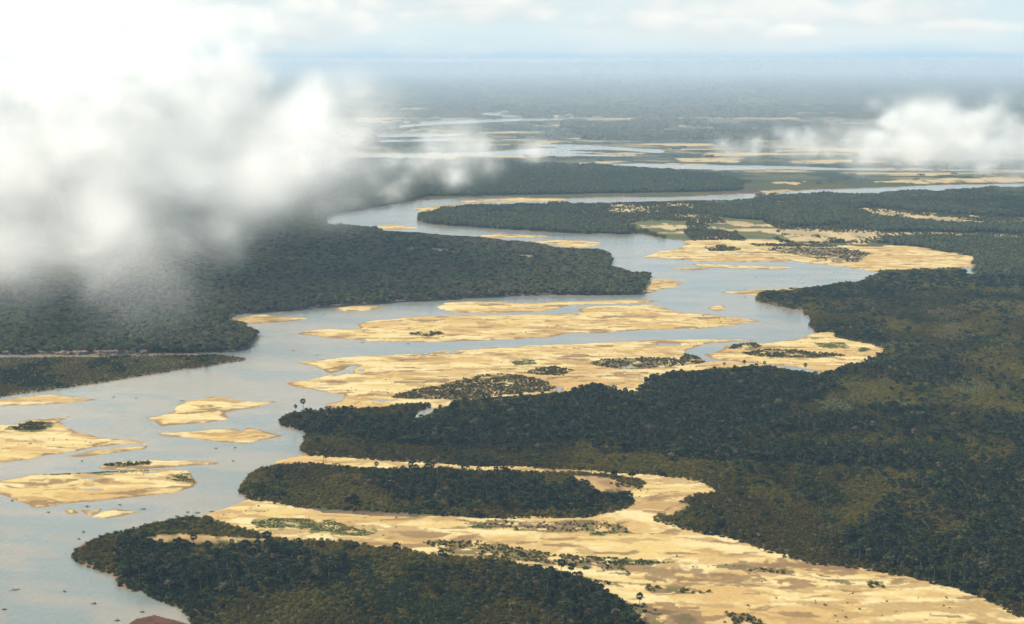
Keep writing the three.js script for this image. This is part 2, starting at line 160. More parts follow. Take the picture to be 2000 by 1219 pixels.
PLAN.scrub = {
  p1: [-47.5,1284.3,-14.2,1282.8,39.2,1279.9,77.4,1285.8,91.5,1265.2,100.3,1246.7,75.3,1249.5,30.8,1252.3,1.3,1255.2,-21.3,1265.2],
  p2: [-73.0,1223.1,-57.2,1230.0,-35.1,1227.2,-13.2,1223.1,1.2,1211.0,15.4,1201.8,29.4,1192.7,57.7,1187.5,85.9,1183.7,113.0,1174.8,126.4,1169.8,105.1,1164.8,84.5,1163.6,90.0,1147.7,88.1,1138.2,69.4,1146.5,49.3,1157.4,28.8,1169.8,1.2,1178.6,-48.2,1191.4],
  p3: [117.8,1162.3,177.1,1164.8,203.4,1157.4,225.8,1147.7,259.4,1127.6,250.1,1119.5,223.8,1137.0,197.7,1146.5,156.4,1157.4],
  p4: [263.5,1128.8,276.6,1127.6,274.5,1113.8,263.7,1112.7],
  p5: [113.3,1116.1,124.9,1118.4,146.4,1102.5,137.7,1098.1,111.8,1100.3],
  p6: [149.6,1059.6,171.4,1051.4,175.8,1034.3,154.0,1029.4],
  p7: [50.1,1139.4,76.2,1125.3,83.0,1113.8,64.4,1119.5],
  p8: [93.3,1125.3,109.4,1113.8,131.0,1104.8,126.5,1098.1,100.8,1102.5],
  p9: [62.9,1091.5,94.7,1074.2,125.3,1054.4,131.8,1019.7,86.3,1014.9],
  p10: [-142.0,1775.5,-115.1,1816.9,-80.2,1846.4,-51.3,1889.3,-20.3,1911.5,6.3,1908.3,30.5,1880.0,51.2,1837.5,48.1,1811.1,1.8,1791.2,-60.2,1760.6,-122.5,1766.1],
  p11: [15.2,1917.9,28.9,1940.7,51.9,1958.7,78.6,1930.9,59.8,1901.9,28.4,1906.7],
  p12: [95.8,1982.8,114.1,2005.4,166.9,2019.6,212.9,2012.5,230.9,1994.9,207.4,1958.7,149.0,1940.7,115.7,1954.0],
  p13: [219.0,2019.6,234.8,2059.6,246.2,2041.2,248.1,1984.6,214.5,1964.1],
  p14: [-148.6,2197.6,-132.2,2214.5,-101.0,2218.7,-94.8,2193.4,-119.6,2176.7],
  p15: [290.7,2085.8,303.3,2116.6,333.8,2124.4,337.3,2097.2,320.8,2070.7,302.7,2078.2],
  p16: [303.8,2052.2,338.5,2074.5,386.2,2068.8,429.1,2044.8,439.0,2033.9,400.6,2019.6,341.8,2019.6,314.8,2030.3],
  p17: [506,3206,572,3241,685,3223,720,3145,670,3008,625.4,2984.6,569,3104],
  p18: [398,3241,439,3278,472,3206,446,3171,399,3171],
  p19: [495,3296,607,3315,694,3268,657,3241,511,3259],
  p20: [-392.4,1467.2,-387.4,1476.9,-370.2,1476.9,-346.4,1480.8,-348.7,1469.1,-376.2,1461.4],
  p21: [-534.4,1612.5,-527.5,1633.5,-516.2,1650.2,-501.1,1645.4,-490.5,1614.8,-514.9,1610.2],
  p22: [89.0,1399.2,101.5,1409.8,122.1,1402.7,111.1,1381.9,92.8,1385.3],
  p23: [646.7,2860.1,759.0,2895.7,836.9,2902.9,820.7,2832.3,695.6,2791.5,627.1,2771.6],
  p24: [-481.5,2052.2,-459.1,2074.5,-414.1,2089.6,-379.5,2097.2,-375.5,2074.5,-434.0,2052.2],
};
PLAN.grass = {
  q1: [-219.5,1279.9,-199.7,1291.8,-155.4,1284.3,-111.1,1245.3,-125.2,1239.7,-178.4,1262.3,-212.4,1262.3],
  q2: [-40.7,1274.0,-17.1,1268.1,-17.0,1259.5,-36.1,1262.3],
  q3: [63.3,1253.7,88.3,1249.5,89.8,1239.7,66.9,1242.4],
  q4: [413.8,2124.4,456.7,2128.3,449.2,2085.8,414.8,2093.4],
  q5: [0.0,1991.5,26.5,2005.4,31.4,1977.7,3.2,1964.1],
  q6: [-321.4,1422.4,-305.6,1440.7,-291.0,1406.3,-311.6,1409.8],
  q7: [-439.7,1444.5,-363.3,1448.2,-325.3,1452.0,-366.3,1440.7,-431.1,1431.5],
  q8: [470.1,2093.4,481.4,2082.0,468.7,2055.9,460.8,2063.3],
  q9: [-525.7,1645.4,-494.3,1650.2,-485.4,1628.8,-502.8,1605.6],
  q10: [59.7,1179.8,126.5,1171.0,98.3,1163.6,51.5,1173.5],
};
PLAN.brown = {
  b1: [-43.1,1281.4,0.0,1278.4,56.1,1282.8,77.8,1285.8,68.3,1268.1,-17.0,1260.9],
  b2: [174.4,1173.5,211.8,1186.2,236.3,1166.0,264.9,1152.6,233.0,1148.9,189.1,1166.0],
  b3: [99.8,1158.6,156.0,1153.8,192.3,1137.0,201.4,1123.0,150.8,1113.8,103.3,1131.1],
  b4: [106.3,1080.7,127.1,1070.0,133.0,1029.4,101.5,1029.4],
  b5: [-312.4,1448.2,-304.6,1450.1,-288.9,1409.8,-298.7,1404.5],
  b6: [-124.8,1791.2,-60.1,1811.1,48.6,1831.6,46.8,1808.3,-23.7,1785.5,-105.4,1763.3],
  b7: [-114.9,2044.8,-84.8,2070.7,-100.7,2030.3,-133.5,2019.6],
  b8: [530,3241,678,3241,720,3145,642,3063,560,3171],
  b9: [4.1,1225.9,24.7,1223.1,16.4,1216.4,0.0,1219.1],
  b10: [-270.0,1024.5,-261.9,1053.4,-251.8,1059.6,-237.0,1049.3,-221.8,1039.3,-206.2,1000.8,-256.8,991.6],
};
PLAN.mark = {
  drift: [[-365.5,1110.4,3.6],[-359.8,1069.0,1.8],[-299.4,1080.7,2.2],[-319.8,1321.1,2.6],[-370.7,1329.0,2.8],[-343.1,1334.6,1.5],[-353.8,1254.5,1.6],[-351.8,1234.7,1.3],[-285.6,1299.4,2.2],[-279.3,1311.7,1.4],[-270.5,1309.4,2.6],[-258.9,1313.3,2],[-277.9,1539.7,1.7],[-296.9,1536.6,1.3],[-417.2,1486.7,1.3],[-441.7,1347.5,1.4],[-327.7,1107.0,1.4],[-261.0,1063.7,1.8],[-274.4,1046.3,2],[-460.2,1779.9,2.4],[-432.9,1774.4,1.6],[-376.5,1760.6,2.4],[-292.6,2074.5,2.2],[-256.3,2041.2,2],[-287.6,2374.1,1.8],[435.7,2791.5,2.4],[506.2,2716.5,2],[381.9,2554.5,2],[-205.9,2136.3,2.2],[-142.5,2126.4,2],[-270.7,1486.7,1.4],[-399.2,1311.7,1.5]],
  palm: [[-228.0,1684.7,14,"t"],[-236.0,1677.2,10,"t"],[-219.2,1677.2,7,"t"],[-53.9,1155.0,12,"h"],[7.8,1153.8,11,"h"],[28.3,1116.1,12,"h"],[36.2,1125.3,14,"h"],[43.2,1119.5,13,"h"],[55.5,1077.4,14,"h"],[60.9,1089.3,11,"h"],[89.9,1059.6,12,"h"],[41.5,1072.1,10,"h"],[15.9,1119.5,11,"h"],[-259.3,1183.7,13,"h"],[-249.9,1192.7,13,"h"],[-303.9,1173.5,13,"h"],[-279.3,1161.1,11,"h"],[-258.0,1144.1,11,"h"],[-188.8,1134.6,13,"h"],[-157.9,1070.0,14,"h"],[-209.7,1131.1,12,"h"],[-291.9,1151.3,11,"h"],[-126.8,1429.7,10,"i"],[-94.2,1420.6,12,"i"],[-77.2,1424.2,12,"i"],[-73.8,1422.4,11,"i"],[-49.6,1424.2,12,"i"],[-46.2,1422.4,11,"i"],[-29.0,1422.4,12,"i"],[-15.1,1409.8,13,"i"],[-9.4,1408.0,13,"i"],[-5.7,1408.0,13,"i"],[0.5,1422.4,10,"i"],[-111.2,1353.3,12,"i"],[360.9,1901.9,12,"b"],[835.4,2825.4,10,"c"],[-68.3,1741.7,13,"s"],[263.8,1924.4,9,"b"],[289.7,1927.6,11,"b"],[314.6,1927.6,10,"b"],[-11.9,1791.2,8,"s"],[274.0,1543.9,11,"r"],[308.5,1554.6,11,"r"],[225.3,1348.4,12,"r"],[203.3,1337.0,10,"r"],[395.9,1378.4,13,"r"],[413.3,1369.9,11,"r"],[217.5,1239.7,10,"r"],[260.9,1239.7,12,"r"],[332.1,1313.3,12,"r"],[396.1,1305.5,13,"r"]],
  tree: [[-161.5,1163.6,8,"y"],[1.1,1064.8,6,"y"],[230.1,1317.9,9,"l"],[271.0,1433.3,10,"l"],[221.3,1444.5,9,"d"],[276.9,1353.3,6,"d"],[-250.7,1104.8,9,"r"],[-208.9,1097.0,10,"r"],[-171.4,1125.3,7,"d"],[-574.2,1892.4,8,"d"],[-520.7,1917.9,9,"d"],[-495.4,1944.0,9,"d"],[-477.6,1964.1,8,"d"],[-389.3,1977.7,8,"d"],[-414.1,1977.7,8,"d"],[-594.7,1861.5,6,"d"],[-51.6,1176.0,6,"d"],[-133.6,1399.2,9,"d"],[55.8,1387.0,7,"d"],[-103.2,1337.0,7,"d"],[498.4,2223.0,9,"d"],[565.9,2214.5,9,"d"],[653.6,2280.3,9,"d"],[789.7,2502.6,9,"d"],[703.3,2502.6,9,"d"],[636.4,2449.6,8,"d"],[674.7,2152.3,9,"d"],[637.9,2172.6,9,"d"],[955.5,2946.9,9,"d"],[466.0,2603.8,8,"d"]],
};

// ---------- outlines ----------
class Outline {
  constructor(a) {
    this.n = a.length / 2; this.x = []; this.d = [];
    for (let i = 0; i < a.length; i += 2) { this.x.push(a[i]); this.d.push(a[i + 1]); }
    this.x0 = Math.min(...this.x); this.x1 = Math.max(...this.x); this.d0 = Math.min(...this.d); this.d1 = Math.max(...this.d);
  }
  inside(x, d) {
    if (x < this.x0 || x > this.x1 || d < this.d0 || d > this.d1) return false;
    let c = false; const X = this.x, Y = this.d;
    for (let i = 0, j = this.n - 1; i < this.n; j = i++) if ((Y[i] > d) !== (Y[j] > d) && x < ((X[j] - X[i]) * (d - Y[i])) / (Y[j] - Y[i]) + X[i]) c = !c;
    return c;
  }
  // metres to the outline, positive inside; beyond `far` outside the bounding box not worked out
  dist(x, d, far = 60) {
    if (x < this.x0 - far || x > this.x1 + far || d < this.d0 - far || d > this.d1 + far) return -far;
    let best = 1e18; const X = this.x, Y = this.d;
    for (let i = 0, j = this.n - 1; i < this.n; j = i++) {
      const ax = X[j], ay = Y[j], bx = X[i] - ax, by = Y[i] - ay, t = clamp(((x - ax) * bx + (d - ay) * by) / (bx * bx + by * by || 1)), ex = ax + bx * t - x, ey = ay + by * t - d, q = ex * ex + ey * ey;
      if (q < best) best = q;
    }
    return Math.min(far * 40, Math.sqrt(best)) * (this.inside(x, d) ? 1 : -1);
  }
}
const all = (o) => Object.fromEntries(Object.entries(o).map(([k, v]) => [k, new Outline(v)]));
const LOW = new Outline(PLAN.low), CHAN = new Outline(PLAN.chan), ISLE = new Outline(PLAN.isle), FAR = PLAN.far.map((p) => new Outline(p)), FLATS = PLAN.flats.map((p) => new Outline(p)), CLEAR = PLAN.clear.map((p) => new Outline(p));
const SAND = all(PLAN.sand), ZONE = all(PLAN.zone), GROVE = all(PLAN.grove), SCRUB = all(PLAN.scrub), GRASS = all(PLAN.grass), BROWN = all(PLAN.brown);

// metres into the river bed (positive) or onto the land (negative); banks are uneven
function bed(x, d) {
  const wob = d > 5200 ? 0 : Math.min(1.7, d / 1800) * 9, w = (fbm(x / 34, d / 34, 4, 5) - 0.5) * wob, w2 = (fbm(x / 34 + 50, d / 34, 4, 6) - 0.5) * wob;
  x += w; d += w2 * 1.6;
  let s = Math.max(LOW.dist(x, d), CHAN.dist(x, d));
  for (const f of FAR) s = Math.max(s, f.dist(x, d));
  const i = ISLE.dist(x, d);
  return i > -60 ? Math.min(s, -i) : s;
}
function wet(x, d) {
  const wob = d > 5200 ? 0 : Math.min(1.7, d / 1800) * 9, w = (fbm(x / 34, d / 34, 4, 5) - 0.5) * wob, w2 = (fbm(x / 34 + 50, d / 34, 4, 6) - 0.5) * wob;
  x += w; d += w2 * 1.6;
  if (ISLE.inside(x, d)) return false;
  return LOW.inside(x, d) || CHAN.inside(x, d) || FAR.some((f) => f.inside(x, d));
}
const swell = (x, d) => (fbm(x / 260, d / 260, 3, 21) - 0.5) * 0.9;
const landHeight = (s, x, d) => (s > 0 ? -Math.min(2.2, s * 0.16) : Math.min(1.9, -s * 0.22) + swell(x, d) * clamp(-s / 25));
const groundAt = (x, d) => landHeight(bed(x, d), x, d);

const tag = (o, label, category, group, kind) => { if (label) o.userData.label = label; if (category) o.userData.category = category; if (group) o.userData.group = group; if (kind) o.userData.kind = kind; return o; };
const used = {};
const numbered = (name) => { const k = used[name] = (used[name] ?? -1) + 1; return k ? name + '_' + String(k).padStart(3, '0') : name; };
function put(o, name, parent = scene) { o.name = parent === scene ? numbered(name) : name; o.castShadow = o.receiveShadow = true; parent.add(o); return o; }
function meshFrom(pos, col, idx, uv) {
  const g = new THREE.BufferGeometry();
  g.setAttribute('position', new THREE.Float32BufferAttribute(pos, 3));
  if (col) g.setAttribute('color', new THREE.Float32BufferAttribute(col, 3));
  if (uv) g.setAttribute('uv', new THREE.Float32BufferAttribute(uv, 2));
  if (idx) { g.setIndex(idx); g.computeVertexNormals(); }
  return g;
}
function grainTexture(size, f, seed, lo, hi) {
  const a = new Uint8Array(size * size * 4), wrap = (x, n) => ((x % n) + n) % n;
  const tile = (x, y, n, s) => { const ix = Math.floor(x), iy = Math.floor(y); let u = x - ix, v = y - iy; u = u * u * (3 - 2 * u); v = v * v * (3 - 2 * v); const h = (p, q) => hash(wrap(p, n), wrap(q, n), s); return lerp(lerp(h(ix, iy), h(ix + 1, iy), u), lerp(h(ix, iy + 1), h(ix + 1, iy + 1), u), v); };
  for (let y = 0; y < size; y++) for (let x = 0; x < size; x++) {
    let t = 0, m = 0, amp = 1, n = f;
    for (let k = 0; k < 5; k++, n *= 2, amp *= 0.62) { t += amp * tile((x / size) * n, (y / size) * n, n, seed + k); m += amp; }
    const v = Math.round(255 * clamp(lerp(lo, hi, clamp((t / m - 0.5) * 1.9 + 0.5)))), o = (y * size + x) * 4;
    a[o] = a[o + 1] = a[o + 2] = v; a[o + 3] = 255;
  }
  const tex = new THREE.DataTexture(a, size, size, THREE.RGBAFormat);
  tex.wrapS = tex.wrapT = THREE.RepeatWrapping; tex.magFilter = THREE.LinearFilter; tex.needsUpdate = true;
  return tex;
}
const grain = grainTexture(512, 8, 3, 0.86, 1), relief = grainTexture(512, 8, 9, 0, 1);

// ---------- ground: one sheet from below the viewpoint to the foot of the hills ----------
const ROWS = 820, COLS = 560, NEAR = 640, REACH = 62000, SPREAD = Math.tan(27 * Math.PI / 180);
{
  const pos = [], col = [], uv = [], idx = [];
  const soil = [0.060, 0.048, 0.026], litter = [0.085, 0.066, 0.034], turf = [0.060, 0.066, 0.026], dry = [0.20, 0.165, 0.085], sandc = [0.42, 0.31, 0.16], far1 = [0.030, 0.040, 0.022], far2 = [0.055, 0.062, 0.034];
  for (let i = 0; i <= ROWS; i++) {
    const d = NEAR * Math.pow(REACH / NEAR, i / ROWS);
    for (let j = 0; j <= COLS; j++) {
      const x = d * SPREAD * (j / COLS * 2 - 1), s = bed(x, d);
      pos.push(x, landHeight(s, x, d), -d); uv.push(x / 30, d / 30);
      let c = mix3(soil, litter, step(0.35, 0.65, fbm(x / 18, d / 18, 3, 31)));
      c = mix3(c, turf, step(0.42, 0.6, fbm(x / 60, d / 60, 4, 33)));
      if (x > 150 && d > 1500) c = mix3(c, [0.078, 0.068, 0.020], step(0.46, 0.62, fbm(x / 110, d / 160, 4, 34)));
      if (d > 4700) {                                       // open plain of grass, scrub and old channels, then woodland
        const n = fbm(x / 330, d / 420, 5, 35), m = fbm(x / 120, d / 260, 4, 37);
        const open = step(4700, 5200, d) * (1 - step(10500, 13500, d + (fbm(x / 900, d / 2500, 3, 39) - 0.5) * 5000));
        let plain = mix3(mix3([0.085, 0.086, 0.048], dry, step(0.48, 0.66, n)), [0.04, 0.05, 0.026], step(0.50, 0.60, m));
        plain = mix3(plain, sandc, step(0.60, 0.64, fbm(x / 420 + 5, d / 125, 4, 38)));
        plain = mix3(plain, [0.032, 0.042, 0.024], step(0.57, 0.60, fbm(x / 520 + 15, d / 170, 4, 36)));
        const wood = mix3(far1, far2, step(0.42, 0.62, fbm(x / 260, d / 900, 4, 41)));
        const glade = step(0.70, 0.76, fbm(x / 600, d / 1500, 4, 43)) * (1 - step(20000, 30000, d));
        c = mix3(c, mix3(mix3(wood, dry, glade * 0.5), plain, open), step(4700, 5200, d));
      }
      if (d > 3050 && d < 4900 && ZONE.heath.inside(x, d)) {                         // meadow, dry grass and sand in strips between the old channels
        const n = fbm(x / 90, d / 55, 4, 55), m = fbm(x / 40 + 7, d / 40, 3, 56);
        c = mix3(mix3([0.075, 0.082, 0.030], [0.105, 0.100, 0.040], step(0.4, 0.6, m)), [0.24, 0.185, 0.095], step(0.53, 0.58, n));
        c = mix3(c, sandc, step(0.585, 0.62, n));
      }
      for (const f of FLATS) if (x > f.x0 - 200 && x < f.x1 + 200 && d > f.d0 - 200 && d < f.d1 + 200) {
        const q = f.inside(x + (fbm(x / 30, d / 60, 3, 45) - 0.5) * 60, d + (fbm(x / 30 + 9, d / 60, 3, 46) - 0.5) * 110);
        if (q && noise2(x / 14, d / 60, 47) > 0.16) c = mix3(sandc, dry, step(0.45, 0.75, fbm(x / 40, d / 120, 3, 48)) * 0.6);
      }
      for (const f of CLEAR) if (f.inside(x + (noise2(x / 8, d / 8, 49) - 0.5) * 8, d + (noise2(x / 8, d / 8, 50) - 0.5) * 10)) c = mix3([0.36, 0.235, 0.105], [0.22, 0.135, 0.062], step(0.4, 0.7, fbm(x / 12, d / 20, 3, 51)));
      if (s > 0) c = [0.24, 0.17, 0.10];
      else if (s > -7) c = mix3(c, [0.15, 0.10, 0.065], step(0.35, 0.55, noise2(x / 9, d / 22, 52)));
      for (let k = 0; k + 3 < PLAN.path.length; k += 2) {
        const ax = PLAN.path[k], ay = PLAN.path[k + 1], bx = PLAN.path[k + 2], by = PLAN.path[k + 3];
        if (x >= Math.min(ax, bx) && x <= Math.max(ax, bx) && Math.abs(d - lerp(ay, by, (x - ax) / (bx - ax))) < 26) c = dry;
      }
      col.push(...c);
    }
  }
  for (let i = 0; i < ROWS; i++) for (let j = 0; j < COLS; j++) { const a = i * (COLS + 1) + j, b = a + COLS + 1; idx.push(a, a + 1, b, a + 1, b + 1, b); }
  const m = new THREE.MeshPhysicalMaterial({ vertexColors: true, map: grain, roughness: 1, specularIntensity: 0.1, bumpMap: relief, bumpScale: 0.5 });
  const o = put(new THREE.Mesh(meshFrom(pos, col, idx, uv), m), 'ground');
  tag(o, 'wooded flood plain reaching to the horizon', 'ground', null, 'structure');
}
// ---------- river ----------
{
  const R = 560, C = 420, pos = [], col = [], uv = [], idx = [], keep = [];
  for (let i = 0; i <= R; i++) {
    const d = NEAR * Math.pow(15500 / NEAR, i / R);
    for (let j = 0; j <= C; j++) {
      const x = d * SPREAD * (j / C * 2 - 1), s = bed(x, d);
      keep.push(s > -Math.max(14, d * 0.012));
      pos.push(x, 0, -d); uv.push(x / 46, d / 46);
      // silt carried in long streaks along the current
      const a = fbm(x / 150 + fbm(x / 90, d / 90, 3, 61) * 1.2, d / 60 + x / 400, 4, 62), b = fbm(x / 46, d / 22 + x / 160, 4, 64);
      let c = mix3([0.142, 0.166, 0.156], [0.205, 0.188, 0.150], step(0.42, 0.60, a));
      c = mix3(c, [0.192, 0.173, 0.140], 0.8 * step(0.52, 0.66, b));
      col.push(...c);
    }
  }
  for (let i = 0; i < R; i++) for (let j = 0; j < C; j++) { const a = i * (C + 1) + j, b = a + C + 1; if (keep[a] || keep[a + 1] || keep[b] || keep[b + 1]) idx.push(a, a + 1, b, a + 1, b + 1, b); }
  const rough = grainTexture(512, 4, 17, 0.25, 0.9), ripple = grainTexture(512, 16, 19, 0, 1);
  rough.repeat.set(0.12, 0.3);
  const m = new THREE.MeshPhysicalMaterial({ vertexColors: true, roughness: 0.26, roughnessMap: rough, ior: 1.333, bumpMap: ripple, bumpScale: 0.13 });
  tag(put(new THREE.Mesh(meshFrom(pos, col, idx, uv), m), 'river'), 'silty river winding between sandbanks and wooded banks', 'river', null, 'structure');
}
// ---------- cut banks: bare earth where the river has eaten into the left bank ----------
for (const [line, tall, label] of [[PLAN.bluff[0], 5, 'bare earth bluff above the channel under the left woodland'], [PLAN.bluff[1], 3.4, 'dark cut bank along the wooded peninsula']]) {
  const pos = [], col = [], idx = [], n = 260, m = 7, seg = line.length / 2 - 1;
  for (let i = 0; i <= n; i++) {
    const t = i / n * seg, k = Math.min(seg - 1, Math.floor(t)), f = t - k, x = lerp(line[k * 2], line[k * 2 + 2], f), d = lerp(line[k * 2 + 1], line[k * 2 + 3], f) + (fbm(i / 9, 0.5, 4, 181) - 0.5) * 16;
    const top = tall * (0.55 + 0.75 * fbm(i / 16, 3.5, 3, 183));
    for (let j = 0; j <= m; j++) { const v = j / m; pos.push(x + (noise2(i / 2, j, 185) - 0.5) * 2, lerp(-0.4, top, Math.min(1, v * 1.25)), -(d + v * 3.2 + (v > 0.8 ? (v - 0.8) * 60 : 0) + (noise2(i / 3, j / 2, 187) - 0.5) * 2.4)); col.push(...mix3([0.115, 0.082, 0.068], [0.22, 0.155, 0.115], step(0.45, 0.75, noise2(i / 4, j / 3, 189)))); }
  }
  for (let i = 0; i < n; i++) for (let j = 0; j < m; j++) { const a = i * (m + 1) + j, b = a + m + 1; idx.push(a, b, a + 1, a + 1, b, b + 1); }
  tag(put(new THREE.Mesh(meshFrom(pos, col, idx), new THREE.MeshPhysicalMaterial({ vertexColors: true, roughness: 1, specularIntensity: 0.1, side: THREE.DoubleSide })), 'river_bank'), label, 'river bank', null, 'structure');
}
// ---------- hills on the horizon ----------
{
  const pos = [], col = [], idx = [], R = 40, C = 240;
  for (let i = 0; i <= R; i++) for (let j = 0; j <= C; j++) {
    const d = lerp(44000, 66000, i / R), az = (j / C * 2 - 1) * 0.55, x = d * Math.tan(az);
    const ridge = 235 + 110 * fbm(az * 9 + 3, 1.5, 4, 81) + 120 * Math.exp(-(((az - 0.215) / 0.075) ** 2)) + 40 * Math.exp(-(((az - 0.08) / 0.05) ** 2));
    const up = step(0, 0.75, i / R);
    pos.push(x, -3 + ridge * up * (0.86 + 0.28 * fbm(x / 3500, d / 3500, 4, 83)), -d);
    col.push(...mix3([0.035, 0.046, 0.028], [0.06, 0.066, 0.04], step(0.4, 0.6, fbm(x / 900, d / 900, 4, 85))));
  }
  for (let i = 0; i < R; i++) for (let j = 0; j < C; j++) { const a = i * (C + 1) + j, b = a + C + 1; idx.push(a, a + 1, b, a + 1, b + 1, b); }
  tag(put(new THREE.Mesh(meshFrom(pos, col, idx), new THREE.MeshPhysicalMaterial({ vertexColors: true, roughness: 1, specularIntensity: 0.1 })), 'hills'), 'long low wooded hills along the hazy horizon', 'hills', null, 'structure');
}
// ---------- sandbanks: each one a bar of its own, dipping under the water all round ----------
function sandHeight(o, s, x, d) {
  const k = o.rough ?? 1;
  let h = s > 0 ? 0.34 * (1 - Math.exp(-s / 2.2)) + 0.6 * (1 - Math.exp(-s / (11 * k))) : s * 0.035 + (fbm(x / 22, d / 13, 3, 103) - 0.47) * 0.34 * clamp(1 + s / 9) * clamp(-s / 1.5);
  const long = fbm(x / 46, d / 15 + x / 140, 4, 91), fine = fbm(x / 13, d / 6, 3, 93);
  h += (long - 0.5) * 0.75 * clamp(s / 8) + (fine - 0.5) * 0.16 * clamp(s / 4) - 0.08;
  const cut = Math.abs(fbm(x / 90 + 4, d / 24 + x / 200, 4, 95) - 0.5);                  // runnels left by the falling river
  h -= 0.34 * (1 - step(0.004, 0.022, cut)) * clamp(s / 10);
  h += 0.28 * step(0.47, 0.48, fbm(x / 48 + 17, d / 17 + x / 120, 4, 98)) * clamp(s / 9);
  h += 0.42 * step(0.545, 0.56, fbm(x / 70 - 7, d / 26, 4, 97)) * clamp(s / 12);           // stepped terraces with little scarps
  if (!o.dry) h -= 1.1 * step(0.735, 0.78, fbm(x / 38, d / 20, 3, 99)) * clamp(s / 12);     // pools
  return h;
}
const wobble = (o, x, d) => { const w = o.wob; return (o.grow ?? 0) + o.dist(x + (fbm(x / 30, d / 30, 3, 101) - 0.5) * w, d + (fbm(x / 30 + 31, d / 30, 3, 102) - 0.5) * w * 1.5); };
const LABELS = {
  spit: 'small golden spit below the wooded point', leftbar: 'narrow sandbar lying under the grassy left terrace', arrow: 'arrowhead shaped sandbar in the open river',
  leftisle: 'broad sandbank with a patch of scrub at the left edge', sliver: 'thin sliver of sand below the broad left sandbank', shrubby: 'narrow bar with a row of shrubs in the river', slab: 'long slab of golden sand at lower left with a dark wet end',
  crumbA: 'smallest sand crumb at lower left', crumbB: 'middle one of three sand crumbs at lower left', crumbC: 'longest of three sand crumbs at lower left', dart: 'dart shaped sandbar off the palm point',
  upper: 'slim sandbar just below the wooded peninsula', island: 'large pale sand island in the middle of the river', flat: 'widest sand flat with dark scrub patches beside the palm forest', beach: 'sandy beach with green scrub under the right bank',
  shore: 'sandy shore of the far bank with brown scrub', thin: 'thin sandbar off the far shore', thinB: 'faint sand streak off the far shore', tongue: 'tongue of sand at the right bank point', tip: 'sand at the tip of the wooded peninsula', speck: 'tiny sandbar alone in the bend on the right',
  bendA: 'sandbar behind the end of the wooded peninsula', bendB: 'thin sandbar behind the wooded peninsula', bendC: 'brown shoal in the far bend on the left', horn: 'sand horn at the left end of the far wooded island', ribbon: 'ribbon of sand under the far forest', crescent: 'little crescent of sand off the left bank',
  channel: 'broad dry side channel of golden sand in the foreground', mud: 'red mud bank at the bottom left edge',
};
const sandMat = new THREE.MeshPhysicalMaterial({ vertexColors: true, map: grain, roughness: 1, specularIntensity: 0.1, bumpMap: relief, bumpScale: 0.14 });
